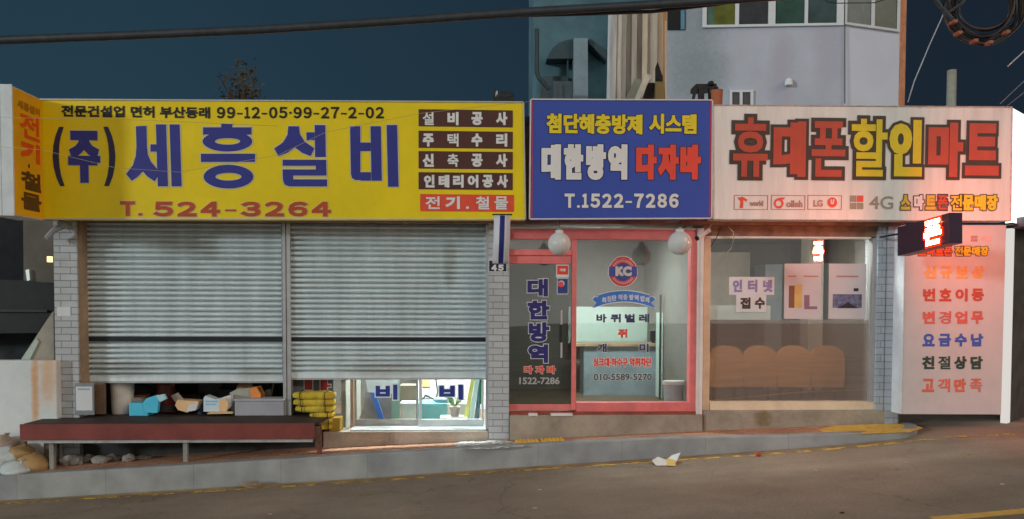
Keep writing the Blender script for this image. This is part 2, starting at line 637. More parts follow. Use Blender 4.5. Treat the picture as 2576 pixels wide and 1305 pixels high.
def road_mat():
    m = mat('asphalt', A(98, 88, 77, 0.34), 0.85, 0.16, 1.1, bump=0.8, bscale=140)
    t = m.node_tree
    b = t.nodes['Principled BSDF']
    src = b.inputs['Base Color'].links[0].from_socket
    co = next(n for n in t.nodes if n.bl_idname == 'ShaderNodeTexCoord')
    nz = nd(t, 'ShaderNodeTexNoise')
    nz.inputs['Scale'].default_value = 90
    nz.inputs['Detail'].default_value = 4
    t.links.new(co.outputs['Object'], nz.inputs['Vector'])
    nz2 = nd(t, 'ShaderNodeTexNoise')
    nz2.inputs['Scale'].default_value = 0.9
    nz2.inputs['Detail'].default_value = 8
    mp = nd(t, 'ShaderNodeMapping')
    mp.inputs['Scale'].default_value = (0.5, 1.6, 1)
    t.links.new(co.outputs['Object'], mp.inputs[0])
    t.links.new(mp.outputs[0], nz2.inputs['Vector'])
    hs = nd(t, 'ShaderNodeHueSaturation')
    t.links.new(src, hs.inputs['Color'])
    v = fmath(t, 'MULTIPLY', fmath(t, 'ADD', fmath(t, 'MULTIPLY', nz.outputs['Fac'], 1.2), 0.4),
              fmath(t, 'ADD', fmath(t, 'MULTIPLY', nz2.outputs['Fac'], 0.9), 0.55))
    vo = nd(t, 'ShaderNodeTexVoronoi', feature='DISTANCE_TO_EDGE')
    vo.inputs['Scale'].default_value = 0.55
    dn_ = nd(t, 'ShaderNodeTexNoise')
    dn_.inputs['Scale'].default_value = 3
    dn_.inputs['Detail'].default_value = 8
    t.links.new(co.outputs['Object'], dn_.inputs['Vector'])
    ad = nd(t, 'ShaderNodeVectorMath', operation='MULTIPLY_ADD')
    t.links.new(dn_.outputs['Color'], ad.inputs[0])
    ad.inputs[1].default_value = (.7, .7, 0)
    t.links.new(co.outputs['Object'], ad.inputs[2])
    t.links.new(ad.outputs[0], vo.inputs['Vector'])
    ck = fmath(t, 'ADD', fmath(t, 'MULTIPLY', vo.outputs['Distance'], 60.0, True), fmath(t, 'MULTIPLY', nz2.outputs['Fac'], 1.1), True)
    t.links.new(fmath(t, 'MULTIPLY', v, fmath(t, 'ADD', fmath(t, 'MULTIPLY', ck, 0.55), 0.45)), hs.inputs['Value'])
    t.links.new(hs.outputs[0], b.inputs['Base Color'])
    return m


M_road = road_mat()
xs = [-60, -30, -16] + [-10 + 0.5 * i for i in range(41)] + [14, 30, 60]
ys = [-60, -20, -8, -4, -2, -1, YK - 0.01, 0, 4, 20, 80]
g = MB()
g.add([(x, y, zkb(x)) for y in ys for x in xs],
      [(j * len(xs) + i, j * len(xs) + i + 1, (j + 1) * len(xs) + i + 1, (j + 1) * len(xs) + i) for j in range(len(ys) - 1) for i in range(len(xs) - 1)])
struct(g, 'road', M_road)


def nose(X0, X1, n):
    return [X0 + (X1 - X0) * i / n for i in range(n + 1)]


XE = P(2362, 1086, YK).x           # where the pavement ends in a rounded nose
RN = 0.62


def yfront(X, inset=0.0):
    r, xe = RN - inset, XE - inset
    if X <= xe - r:
        return YK + inset
    t = min(1.0, (X - (xe - r)) / r)
    return YK + inset + r * (1 - math.sqrt(max(0.0, 1 - t * t)))


KW = 0.15
xs = nose(-30, XE - RN, 90) + [XE - RN + RN * math.sin(i * math.pi / 2 / 12) for i in range(1, 13)]
kb = MB()
for i in range(len(xs) - 1):
    a, b = xs[i], xs[i + 1]
    ya, yb = yfront(a), yfront(b)

    def inn(X, Y0):
        c = V((XE - RN, YK + RN))
        if X <= XE - RN:
            return (X, Y0 + KW)
        d = (V((X, Y0)) - c)
        d = d.normalized() * (RN - KW)
        return (c.x + d.x, c.y + d.y)
    ia, ib = inn(a, ya), inn(b, yb)
    zl = min(zkb(a), zkb(b)) - 0.1
    za, zb = zside(a, ya) + 0.006, zside(b, yb) + 0.006
    kb.add([(a, ya, zl), (b, yb, zl), (b, yb, zb - 0.012), (a, ya, za - 0.012), (a, ya + 0.012, za), (b, yb + 0.012, zb), (ib[0], ib[1], zb), (ia[0], ia[1], za)],
           [(0, 1, 2, 3), (3, 2, 5, 4), (4, 5, 6, 7)])
M_kerb = brick_mat('kerb_granite', A(116, 119, 121, 0.55), A(124, 126, 125, 0.55), A(108, 108, 106, 0.55), 1.0, 2.0, plane='xz', ms=0.004, bump=0.08, rough=0.85, var=0.55)
struct(kb, 'kerb', M_kerb)
pv = MB()
xs2 = nose(-30, XE - RN, 90) + [XE - RN + (RN - KW) * math.sin(i * math.pi / 2 / 10) for i in range(1, 11)]
for i in range(len(xs2) - 1):
    a, b = xs2[i], xs2[i + 1]
    ya, yb = yfront(a, KW), yfront(b, KW)
    n = 4
    for j in range(n):
        def q(X, y0, t):
            Y = y0 + (0.35 - y0) * t
            return (X, Y, zside(X, Y))
        pv.add([q(a, ya, j / n), q(b, yb, j / n), q(b, yb, (j + 1) / n), q(a, ya, (j + 1) / n)], [(0, 1, 2, 3)])
M_pave = brick_mat('brick_pavers', A(138, 98, 76, 0.42), A(118, 88, 70, 0.42), A(84, 68, 56, 0.42), 0.21, 0.105, plane='xy', ms=0.006, bump=0.5, rough=0.8, var=0.3)
struct(pv, 'pavement', M_pave)

M_yline = mat('yellow_line_paint', A(196, 150, 74, 0.5), 0.8, 0.4, 9)


def worn(m, th=0.5, sc_=7.0):
    """worn paint: parts of the line are rubbed away"""
    t = m.node_tree
    b = t.nodes['Principled BSDF']
    co = next(n for n in t.nodes if n.bl_idname == 'ShaderNodeTexCoord')
    nz = nd(t, 'ShaderNodeTexNoise')
    nz.inputs['Scale'].default_value = sc_
    nz.inputs['Detail'].default_value = 8
    nz.inputs['Roughness'].default_value = 0.7
    t.links.new(co.outputs['Object'], nz.inputs['Vector'])
    t.links.new(fmath(t, 'MULTIPLY', fmath(t, 'SUBTRACT', nz.outputs['Fac'], th), 9.0, True), b.inputs['Alpha'])
    return m


def roadstrip(name, x0, x1, yc, wdt, m, n=40):
    s = MB()
    for i in range(n):
        a, b = x0 + (x1 - x0) * i / n, x0 + (x1 - x0) * (i + 1) / n
        za, zb = zkb(a) + 0.004, zkb(b) + 0.004
        s.add([(a, yc - wdt / 2, za), (b, yc - wdt / 2, zb), (b, yc + wdt / 2, zb), (a, yc + wdt / 2, za)], [(0, 1, 2, 3)])
    return struct(s, name, m)


worn(M_yline, 0.44, 6)
roadstrip('road_edge_line', -20, 9, -0.89, 0.085, M_yline, 120)
M_ydash = mat('centre_line_paint', A(226, 180, 92, 0.5), 0.8, 0.2, 9)
M_gut = worn(mat('dusty_gutter', A(120, 104, 78, 0.5), 0.9, 0.3, 4, bump=0.3), 0.3, 2.5)
roadstrip('road_gutter', -30, 5.0, -0.775, 0.13, M_gut, 90)

# yellow tactile paving and worn yellow patch on the pavement
M_tact = mat('tactile_yellow', A(190, 142, 56, 0.5), 0.8, 0.25, 8, bump=0.3)


def onpave(x, y):
    """pavement point seen at picture position"""
    d = ray(x, y)
    t0, t1 = 0.0, 30.0
    for _ in range(60):
        tm = (t0 + t1) / 2
        p = CAMP + d * tm
        if p.z > zside(p.x, min(0.0, p.y)):
            t0 = tm
        else:
            t1 = tm
    return CAMP + d * t0


def onroad(x, y):
    d = ray(x, y)
    t0, t1 = 0.0, 30.0
    for _ in range(60):
        tm = (t0 + t1) / 2
        p = CAMP + d * tm
        if p.z > zkb(p.x):
            t0 = tm
        else:
            t1 = tm
    return CAMP + d * t0




def tactile(px):
    s = MB()
    c = [onpave(*p) for p in px]
    x0, x1 = (c[0].x + c[3].x) / 2, (c[1].x + c[2].x) / 2
    y0, y1 = -0.21, -0.50
    n = 6
    for i in range(n):
        a, b = x0 + (x1 - x0) * i / n, x0 + (x1 - x0) * (i + 1) / n
        m_ = 0.012
        s.slab([V((a, y1, zside(a, y1) - .01)), V((b - m_ * 0, y1, zside(b, y1) - .01)), V((b, y0, zside(b, y0) - .01)), V((a, y0, zside(a, y0) - .01))], (0, 0, 0.02))
        for j in range(5):
            yy = y1 + (y0 - y1) * (j + .5) / 5
            xx = (a + b) / 2
            s.lathe((xx, yy, zside(xx, yy) + 0.008), [(0.022, 0), (0.016, 0.012)], 8)
    return s


s = tactile([(1292, 1084), (1348, 1083), (1346, 1103), (1290, 1105)])
tag(s.build('tactile_tile', M_tact), 'yellow studded tactile tile nearest the brick pillar', 'tile', 'tactile tiles on the pavement')
s = tactile([(1352, 1083), (1408, 1081), (1406, 1100), (1350, 1103)])
tag(s.build('tactile_tile', M_tact), 'yellow studded tactile tile farther from the brick pillar', 'tile', 'tactile tiles on the pavement')
s = MB()
pts = []
px = [(2060, 1080), (2100, 1070), (2200, 1066), (2290, 1066), (2322, 1076), (2290, 1086), (2180, 1090), (2080, 1090)]
for p in px:
    q = onpave(*p)
    q.z = zside(q.x, q.y)
    pts.append(q + V((0, 0, 0.002)))
s.slab(pts, (0, 0, 0.004))
struct(s, 'pavement_yellow_patch', worn(mat('faded_yellow', A(196, 150, 66, 0.5), 0.8, 0.25, 7), 0.3, 9))
s = MB()
px = [(1140, 1119), (1155, 1110), (1230, 1104), (1275, 1108), (1322, 1116), (1318, 1122), (1240, 1128), (1160, 1128)]
pts = []
for p in px:
    q = onpave(*p)
    q.z = zside(q.x, q.y)
    pts.append(q + V((0, 0, 0.002)))
s.slab(pts, (0, 0, 0.004))
struct(s, 'pavement_white_patch', worn(mat('patchy_white', (0.78, 0.82, 0.82), 0.5, 0.06), 0.42, 6))  # irregular white patch laid over the pavers

# ------------------------------------------------------------------ shop building: shell, pillars, steps
YG, YSH = 0.10, 0.14
xl = P(132, 800, 0).x
xr = P(2262, 800, 0).x
xm1 = P(1262, 800, 0).x
xm2 = P(1762, 800, 0).x
ZT = 3.72
YB = 3.2
b = thing('shop_building', ((xl + xr) / 2, 1.5, 0), 'low one-storey row of three shops under the big signs', 'building')
shell = MB()
shell.box(xl, xr, YB, YB + 0.2, -1.2, ZT)
shell.box(xl, xl + 0.15, 0.16, YB, -1.2, ZT)
shell.box(xr - 0.15, xr, 0.16, YB, -1.2, ZT)
shell.build('wall', M_wall_in, b)
MB().box(xm1 - 0.08, xm1 + 0.08, 0.2, YB, -1.2, ZT).box(xm2 - 0.06, xm2 + 0.06, 0.2, YB, -1.2, ZT).build('partition', M_wall_in, b)
MB().box(xl, xr, -0.02, YB + 0.2, ZT, ZT + 0.14).build('roof', M_roof, b)
zc = P(1500, 566, 0).z
MB().box(xl + .16, xm1 - .09, 0.16, YB, zc + .02, zc + 0.1).build('ceiling', M_wall_in, b)
MB().box(xm1 + .09, xm2 - .07, 0.16, YB, zc + .02, zc + 0.1).build('ceiling', M_wall_in, b)
MB().box(xm2 + .07, xr - .16, 0.16, YB, zc + .02, zc + 0.1).build('ceiling', M_wall_in, b)
# fascia band behind the signs, rusty underside
MB().box(xl, xr, -0.10, 0.15, zc, ZT - 0.002).build('fascia', M_under, b)
zf = P(1050, 1080, 0.2).z
MB().box(xl + .16, xm1 - .09, 0.05, YB, zf - 1, zf).build('floor', M_floor_in, b)
zf2 = P(1500, 1040, 0.1).z
MB().box(xm1 + .09, xm2 - .07, 0.12, YB, zf2 - 1, zf2).build('floor', M_floor_in, b)
zf3 = P(1990, 1028, 0.1).z
MB().box(xm2 + .07, xr - .16, 0.12, YB, zf3 - 1, zf3).build('floor', M_floor_in, b)
# pillars
pl = MB()
x0, x1, _, _ = R(136, 700, 194, 700.5, -0.06)
pl.box(x0, x1, -0.06, 0.155, -1.2, zc - 0.001)
pl.build('pillar', M_pillar, b)
pl = MB()
x0p, x1p, _, _ = R(1230, 700, 1281, 700.5, -0.06)
pl.box(x0p, x1p, -0.06, 0.19, -1.2, zc - 0.001)
pl.build('pillar', M_pillar, b)
pl = MB()
for a, c in ((2208, 2228), (2230, 2262)):
    q0, q1, _, _ = R(a, 700, c, 700.5, -0.04)
    pl.box(q0, q1, -0.04 - (0.03 if a > 2220 else 0), 0.3, -1.2, zc - 0.001)
pl.build('pillar', brick_mat('blue_grey_tile', A(134, 142, 150), A(142, 149, 156), A(104, 110, 116), 0.3, 0.09, ms=0.005, bump=0.6, var=0.22), b)
# bases and steps
st = MB()
a, c, z0, z1 = R(812, 1084, 1228, 1118, -0.05)
st.box(a, c, -0.05, 0.3, -1.2, z1)
st.build('step', M_conc, b, bevel=0.012)
M_step2 = stain_or_shade(mat('dirty_concrete', A(128, 120, 108), 0.9, 0.3, 2.5, bump=0.4, bscale=30), [(P(1915, 1055).x, P(1915, 1050).z, 0.14, 0.11, .8)], A(92, 78, 40))
st = MB()
a, c, z0, z1 = R(1282, 1043, 1768, 1090, -0.10)
st.box(a, c, -0.10, 0.3, -1.2, z1)
st.build('step', M_step2, b, bevel=0.012)
st = MB()
a2, c2, z0, z1 = R(1769, 1031, 2262, 1075, -0.06)
st.box(a2, c2, -0.06, 0.3, -1.2, z1)
st.build('step', M_step2, b, bevel=0.012)

# ------------------------------------------------------------------ left shop: shutters
sh_t = zc - 0.002


def shutter(x0, x1, yb_l, label):
    a, c, zb, _ = R(x0, 900, x1, yb_l, YSH)
    t = thing('roller_shutter', ((a + c) / 2, YSH, zb), label, 'shutter', 'roller shutters of the plumbing shop')
    zs = P((x0 + x1) / 2, 852, YSH).z
    p = 0.0655
    mb = MB()
    prof = [(0.060, 0.0), (0.060, 0.24), (-0.004, 0.27), (-0.020, 0.34), (-0.028, 0.46), (-0.030, 0.60), (-0.027, 0.74), (-0.018, 0.86), (-0.002, 0.96), (0.060, 0.985)]
    rows = [(YSH - 0.012, zb), (YSH - 0.012, zb + 0.075)]
    z = zb + 0.08
    while z < sh_t:
        if abs(z + p / 2 - zs) < p / 2:
            rows += [(YSH + 0.06, z), (YSH + 0.06, z + p * 0.2), (YSH - 0.01, z + p * 0.25), (YSH - 0.01, z + p * 0.98)]
        else:
            rows += [(YSH + dy, z + f * p) for dy, f in prof]
        z += p
    n = len(rows)
    vs = [(x, y, min(zz, sh_t)) for (y, zz) in rows for x in (a, c)]
    mb.add(vs, [(2 * i, 2 * i + 1, 2 * i + 3, 2 * i + 2) for i in range(n - 1)])
    mb.build('curtain', M_shut, t, smooth=True)
    MB().box(a, c, YSH - 0.024, YSH - 0.011, zs - 0.028, zs + 0.028).build('reinforcing_band', M_blackstrip, t)
    MB().box(a, c, YSH - 0.02, YSH + 0.015, zb - 0.022, zb - 0.001).build('bottom_rail', M_alu, t)
    return t


shutter(206, 712, 957, 'left grey roller shutter, half shaded, with a black band, over the long bench')
shutter(728, 1222, 949, 'grey roller shutter above the lit glass doors, beside the house number pillar')
z_sill = P(1050, 1083, 0.1).z
ct = MB()
for a, c in ((711, 719), (722, 731)):
    q0, q1, _, _ = R(a, 800, c, 800.5, 0.08)
    ct.box(q0, q1, 0.08, 0.2, -0.4, sh_t)
q0, q1, _, _ = R(719, 800, 722, 800.5, 0.1)
ct.box(q0 - .001, q1 + .001, 0.11, 0.19, -0.4, sh_t)
tag(ct.build('shutter_rail', M_alu), 'double aluminium guide post between the two roller shutters', 'post', 'shutter guide posts')
q0, q1, _, _ = R(1222, 800, 1230, 800.5, 0.05)
tag(MB().box(q0, q1, 0.05, 0.19, z_sill, sh_t).build('shutter_rail', M_alu), 'slim aluminium guide rail against the grey brick pillar', 'post', 'shutter guide posts')
q0, q1, _, _ = R(194, 700, 207, 700.5, -0.02)
tag(MB().box(q0, q1, -0.02, 0.19, 0.42, sh_t).build('shutter_rail', M_tan), 'brown guide rail at the left end of the shutters', 'post', 'shutter guide posts')

# ------------------------------------------------------------------ big signs
YS = -0.36


def sign_box(x0, y0, x1, y1, corners, face, edge, label, fr=0.02, name='shop_sign'):
    """panel box from 4 picture corners (bl, br, tr, tl) on plane YS"""
    cs = [P(x, y, YS) for x, y in corners]
    c = sum(cs, V()) / 4
    t = thing(name, (c.x, 0, c.z), label, 'sign', 'big shop signs over the row of shops')
    MB().slab(cs, (0, -YS - 0.11, 0)).build('panel', face, t)
    e = MB()
    n = len(cs)
    for i in range(n):
        p, q = cs[i], cs[(i + 1) % n]
        d = (q - p).normalized()
        nn = V((d.z, 0, -d.x)) * 1.0
        if nn.dot((p + q) / 2 - c) < 0:
            nn = -nn
        e.slab([p - d * fr * .0 + nn * fr + V((0, -.012, 0)), q + nn * fr + V((0, -.012, 0)), q - nn * fr * 0.2 + V((0, -.012, 0)), p - nn * fr * 0.2 + V((0, -.012, 0))], (0, 0.06, 0))
    e.build('frame', edge, t)
    return t


Y1 = YS
t = sign_box(0, 0, 0, 0, [(107, 551), (1321, 552), (1316, 259), (101, 252)], M_yel, M_alu,
             'long yellow plumbing shop sign with navy letters and brown boxes', 0.012)
nb = MB()


def zz1(x, y):
    return x / 3.286, y / 3.286 + 198.5


def zz2(x, y):
    return x / 3.286 + 661.8, y / 3.286 + 198.5


POLY = []


def zp(fn, pts):
    POLY.append([fn(*p) for p in pts])


def zr(fn, x0, y0, x1, y1, sk=0):
    zp(fn, [(x0 + sk, y1), (x1 + sk, y1), (x1, y0), (x0, y0)])


def ring(fn, cx, cy, rx, ry, ix, iy, top=None, n=40):
    for i in range(n):
        a, c = 2 * math.pi * i / n, 2 * math.pi * (i + 1) / n
        q = [(cx + rx * math.cos(a), cy + ry * math.sin(a)), (cx + rx * math.cos(c), cy + ry * math.sin(c)),
             (cx + ix * math.cos(c), cy + iy * math.sin(c)), (cx + ix * math.cos(a), cy + iy * math.sin(a))]
        zp(fn, q)


zp(zz1, [(1125, 395), (1212, 392), (1216, 560), (1224, 630), (1250, 690), (1310, 760), (1312, 800), (1280, 850), (1222, 812), (1182, 768), (1140, 812), (1090, 845), (1045, 790), (1100, 718), (1124, 640), (1130, 560)])
zr(zz1, 1245, 545, 1296, 605)
zr(zz1, 1290, 380, 1374, 892, 16)
zr(zz1, 1403, 380, 1486, 892, 17)
zr(zz1, 1830, 375, 1922, 404)
zr(zz1, 1680, 404, 2080, 464)
ring(zz1, 1882, 520, 205, 84, 105, 27)
zr(zz1, 1662, 622, 2110, 690)
ring(zz1, 1890, 812, 205, 98, 108, 32)
zp(zz2, [(210, 395), (297, 395), (305, 460), (345, 522), (425, 578), (395, 642), (325, 615), (262, 570), (200, 615), (128, 642), (93, 578), (165, 530), (203, 465)])
zr(zz2, 360, 445, 426, 510)
zr(zz2, 427, 385, 515, 650, 4)
zr(zz2, 163, 672, 523, 722)
zr(zz2, 437, 722, 523, 752)
zr(zz2, 163, 752, 525, 803)
zr(zz2, 165, 803, 250, 834)
zp(zz2, [(165, 834), (530, 834), (530, 893), (215, 893), (180, 878), (168, 850)])
zp(zz2, [(720, 395), (805, 395), (805, 840), (765, 840), (737, 825), (727, 790)])
zr(zz2, 889, 395, 974, 845, 8)
zr(zz2, 805, 530, 890, 600)
zr(zz2, 805, 775, 892, 845)
zr(zz2, 1022, 385, 1108, 895, 12)
wo = MB()
for k, pl_ in enumerate(POLY):
    pts = [P(x, y, YS) for x, y in pl_]
    nb.add([p + V((0, -0.006 - 0.00003 * (k % 40), 0)) for p in pts], [tuple(range(len(pts)))])
    cen = sum(pts, V()) / len(pts)
    for i in range(len(pts)):
        p, q = pts[i], pts[(i + 1) % len(pts)]
        if (q - p).length < 1e-4:
            continue
        d = (q - p).normalized()
        nn = V((d.z, 0, -d.x)) * 0.011
        off = V((0, -0.003 - 0.00003 * ((k * 5 + i) % 60), 0))
        wo.add([p + nn - d * .008 + off, p - nn - d * .008 + off, q - nn + d * .008 + off, q + nn + d * .008 + off], [(0, 1, 2, 3)])
M_lol = mat('pale_outline', (0.62, 0.62, 0.5), 0.5)
wo.build('lettering_outline', M_lol, t)
nb.build('lettering', M_navy, t)
text([('주', quad_of(172, 330, 253, 461, YS))], M_navy, t, 0.034, 0.006, M_lol, 0.006)
text([('(', quad_of(133, 320, 161, 469, YS)), (')', quad_of(263, 320, 291, 469, YS))], mat('blackish_navy', A(36, 36, 62), 0.5), t, 0.016, 0.006)
text([('전문건설업 면허 부산동래', quad_of(155, 268, 529, 297, YS)), *digits('99-12-05·99-27-2-02', 546, 270, 966, 299, YS)], M_black, t, 0.006, 0.005)
text(digits('T.', 303, 507, 359, 544, YS) + digits('524-3264', 387, 508, 833, 546, YS), M_brick_l, t, 0.013, 0.006, M_lol, 0.005)
bx = MB()
for y0, y1 in ((277, 320), (331, 374), (382, 426), (435, 478)):
    bx.rbox(1053, y0, 1290, y1, YS - 0.004, YS - 0.001)
bx.build('brown_box', M_brown, t)
MB().rbox(1057, 490, 1293, 533, YS - 0.004, YS - 0.001).build('red_box', M_redbox, t)
it = []
cx4 = (1077.5, 1139.6, 1200, 1262)
for s_, y0 in (('설비공사', 283), ('주택수리', 337), ('신축공사', 388)):
    it += spaced(s_, cx4, y0, y0 + 33, 28, YS)
it += spaced('인테리어공사', (1080, 1117, 1153, 1190, 1227, 1264), 441, 473, 27, YS)
it += spaced('전기', (1089, 1139), 495, 527, 36, YS) + [('.', quad_of(1172, 520, 1180, 527, YS))] + spaced('철물', (1214, 1261), 495, 528, 34, YS)
text(it, M_lwhite, t, 0.009, 0.008)

t = sign_box(0, 0, 0, 0, [(1333, 551), (1789, 549), (1791, 254), (1336, 252)], M_blue, mat('white_edge', (0.7, 0.68, 0.68), 0.5),
             'blue pest control sign with white and red letters and a phone number', 0.012)
MB().rbox(1335, 254, 1340, 550, YS - 0.003, YS - 0.0005).rbox(1785, 255, 1789, 548, YS - 0.003, YS - 0.0005).build('trim', mat('red_trim', A(150, 50, 70), 0.5), t)
text([('첨단해충방제', quad_of(1375, 288, 1616, 338, YS)), ('시스템', quad_of(1633, 288, 1752, 338, YS))], M_lyel, t, 0.011, 0.006, M_black, 0.007)
text([('대', quad_of(1362, 364, 1411, 453, YS)), ('한', quad_of(1418, 364, 1467, 453, YS)), ('방', quad_of(1474, 364, 1524, 454, YS)), ('역', quad_of(1529, 364, 1578, 453, YS))], M_lwhite, t, 0.026, 0.006, M_black, 0.009)
text([('다', quad_of(1600, 365, 1652, 453, YS)), ('자', quad_of(1655, 365, 1707, 453, YS)), ('바', quad_of(1711, 365, 1763, 453, YS))], M_lred, t, 0.026, 0.006, M_brown, 0.008)
text(digits('T.1522-7286', 1420, 488, 1707, 524, YS), M_lwhite, t, 0.010, 0.006, M_black, 0.004)

t = sign_box(0, 0, 0, 0, [(1794, 552), (2541, 556), (2545, 271), (1793, 266)], M_wsign, mat('grimy_edge', A(150, 140, 130), 0.6, 0.4, 20),
             'white phone shop sign with red and yellow letters outlined in dark brown', 0.008)


def z4(x0, y0, x1, y1, Y=YS):
    return quad_of(x0 / 3.265 + 1786.9, y0 / 3.265 + 231.6, x1 / 3.265 + 1786.9, y1 / 3.265 + 231.6, Y)


text([('휴', z4(185, 212, 470, 700)), ('대', z4(515, 245, 782, 700)), ('폰', z4(828, 245, 1106, 700))], M_dkred, t, 0.033, 0.012, M_dkout, 0.036, om=0.006)
text([('할', z4(1155, 225, 1450, 697)), ('인', z4(1465, 233, 1737, 697))], M_gold, t, 0.033, 0.012, M_dkout, 0.036, om=0.0055)
text([('마', z4(1785, 255, 2072, 702)), ('트', z4(2090, 262, 2368, 690))], M_dkred, t, 0.033, 0.012, M_dkout, 0.036, om=0.005)
text([('스', z4(1562, 848, 1640, 970)), ('트', z4(1765, 850, 1850, 970))], mat('olive_letters', A(176, 150, 50), 0.5), t, 0.012, 0.008, M_dkout, 0.012)
text([('마', z4(1670, 850, 1752, 970))], M_lwhite, t, 0.010, 0.008, M_dkout, 0.012)
text([('폰', z4(1862, 850, 1948, 970))], M_dkred, t, 0.014, 0.008, M_dkout, 0.012)
text(row('전문매장', 1786.9 + 1972 / 3.265, 1786.9 + 2358 / 3.265, 231.6 + 848 / 3.265, 231.6 + 975 / 3.265, YS, 0.05), M_lyel, t, 0.011, 0.008, M_dkout, 0.011)
# carrier logos
lb = MB()
for x0, x1 in ((193, 472), (498, 778), (798, 1078)):
    q = z4(x0, 850, x1, 970)
    X0, X1, Z0, Z1 = q[0].x, q[1].x, q[0].z, q[2].z
    e = 0.007
    for bb in ((X0, X1, Z0, Z0 + e), (X0, X1, Z1 - e, Z1), (X0, X0 + e, Z0 + e, Z1 - e), (X1 - e, X1, Z0 + e, Z1 - e)):
        lb.box(bb[0], bb[1], YS - 0.004, YS - 0.001, bb[2], bb[3])
lb.build('logo_frame', mat('logo_frame', A(150, 84, 80), 0.5), t)
M_logo = mat('logo_red', A(200, 74, 58), 0.5)
M_logo2 = mat('logo_brown', A(150, 110, 100), 0.5)


def zpt(x, y, off):
    return P(x / 3.265 + 1786.9, y / 3.265 + 231.6, YS) + V((0, -off, 0))


lg = MB()
lg.add([zpt(*p, 0.005) for p in ((222, 872), (262, 862), (303, 885), (296, 905), (270, 890), (268, 955), (240, 958), (246, 900))], [tuple(range(8))])
for i in range(20):
    a, c = 2 * math.pi * i / 20, 2 * math.pi * (i + 1) / 20
    lg.add([zpt(560 + 40 * math.cos(a), 918 + 42 * math.sin(a), .005), zpt(560 + 40 * math.cos(c), 918 + 42 * math.sin(c), .005),
            zpt(560 + 24 * math.cos(c), 918 + 24 * math.sin(c), .005), zpt(560 + 24 * math.cos(a), 918 + 24 * math.sin(a), .005)], [(0, 1, 2, 3)])
lg.add([zpt(*p, 0.0052) for p in ((560, 872), (610, 868), (604, 884), (572, 890))], [(0, 1, 2, 3)])
lg.add([zpt(1000 + 40 * math.cos(a * .2094), 910 + 42 * math.sin(a * .2094), .005) for a in range(30)], [tuple(range(30))])
sq = MB()
for x0, y0, x1, y1 in ((1145, 853, 1196, 905), (1145, 913, 1196, 965), (1203, 913, 1255, 965)):
    sq.add([zpt(x0, y1, .005), zpt(x1, y1, .005), zpt(x1, y0, .005), zpt(x0, y0, .005)], [(0, 1, 2, 3)])
lg.add([zpt(1203, 905, .005), zpt(1255, 905, .005), zpt(1255, 853, .005), zpt(1203, 853, .005)], [(0, 1, 2, 3)])
lg.build('logo', M_logo, t)
sq.build('logo', M_grey_l, t)
text([('U', z4(985, 885, 1015, 925))], M_lwhite, t, 0.006, 0.008)
text([('world', z4(320, 895, 432, 940)), ('olleh', z4(622, 893, 756, 950)), ('LG', z4(845, 890, 922, 945))], M_logo2, t, 0.004, 0.005)
text([('4G', z4(1305, 858, 1500, 966))], M_grey_l, t, 0.003, 0.005)

# white return of the sign round the corner: a lit light box
lbm = emis('lit_white_box', (0.93, 0.98, 1.0), 1.5)
c0, c1 = P(2546, 560, YS), P(2546, 272, YS)
dv = V((0.76, 0.65, 0)) * 2.2
t = thing('light_box', (c0.x + .8, .4, c0.z), 'glaring white lit sign box round the corner at the right edge', 'sign')
MB().slab([c0, c0 + dv, V((c1 + dv)), V(c1)], (-0.02, 0.1, 0)).build('lit_face', lbm, t)
MB().slab([c0 + V((0, 0, -.02)), c0 + dv + V((0, 0, -.02)), c0 + dv + V((0, .5, -.02)), c0 + V((0, .4, -.02))], (0, 0, .018)).build('base', M_dark, t)

# left blade sign: yellow side face, white front edge
sA = thing('blade_sign', (P(60, 400, -.6).x, -.6, 2.8), 'white edged blade sign with an orange yellow side face at the far left', 'sign')
n_b, n_t, f_b, f_t = P(40, 541, -0.97), P(33, 214, -0.97), P(106, 556, YS - .01), P(101, 253, YS - .01)
xx = (n_b.x + n_t.x + f_b.x + f_t.x) / 4
zb_, zt_ = (n_b.z + f_b.z) / 2, (n_t.z + f_t.z) / 2
MB().box(xx - 0.30, xx, n_b.y + .004, YS - .012, zb_, zt_).build('box', M_white, sA, bevel=0.006)
MB().box(xx - 0.305, xx - .125, n_b.y - 0.012, n_b.y + .003, zb_ - .01, zt_ + .01).box(xx - 0.118, xx + .006, n_b.y - 0.012, n_b.y + .003, zb_ - .01, zt_ + .01).build('edge_trim', mat('pale_edge_trim', (0.70, 0.76, 0.77), 0.45), sA)
sy0, sy1 = n_b.y + .02, YS - .02
fq = [V((xx + .001, sy0, zb_ + .01)), V((xx + .001, sy1, zb_ + .01)), V((xx + .001, sy1, zt_ - .01)), V((xx + .001, sy0, zt_ - .01))]
MB().slab(fq, (0.003, 0, 0)).build('side_face', M_yelside, sA)


def side_q(u0, v0, u1, v1):
    def f(u, v):
        return V((xx + .004, sy0 + (sy1 - sy0) * u, zt_ - (zt_ - zb_) * v))
    return [f(u0, v1), f(u1, v1), f(u1, v0), f(u0, v0)]


text([('전', side_q(.2, .17, .9, .37)), ('기', side_q(.2, .39, .9, .55))], mat('red_brown_letters', A(196, 70, 20), 0.5), sA, 0.022, 0.003)
text([('철', side_q(.2, .63, .92, .78)), ('물', side_q(.2, .80, .92, .94)), ('·', side_q(.42, .57, .56, .60))], mat('brown_letters', A(70, 44, 20), 0.5), sA, 0.022, 0.003)
text([('세흥설비', side_q(.12, .085, .92, .155))], mat('dim_brown_letters', A(150, 96, 20), 0.5), sA, 0.005, 0.003)

# ------------------------------------------------------------------ red framed shop front
fr = thing('shopfront', (P(1515, 1040, 0).x, 0, zf2), 'red framed glass shopfront under the blue sign, door and fixed pane', 'shopfront')
YR = -0.02


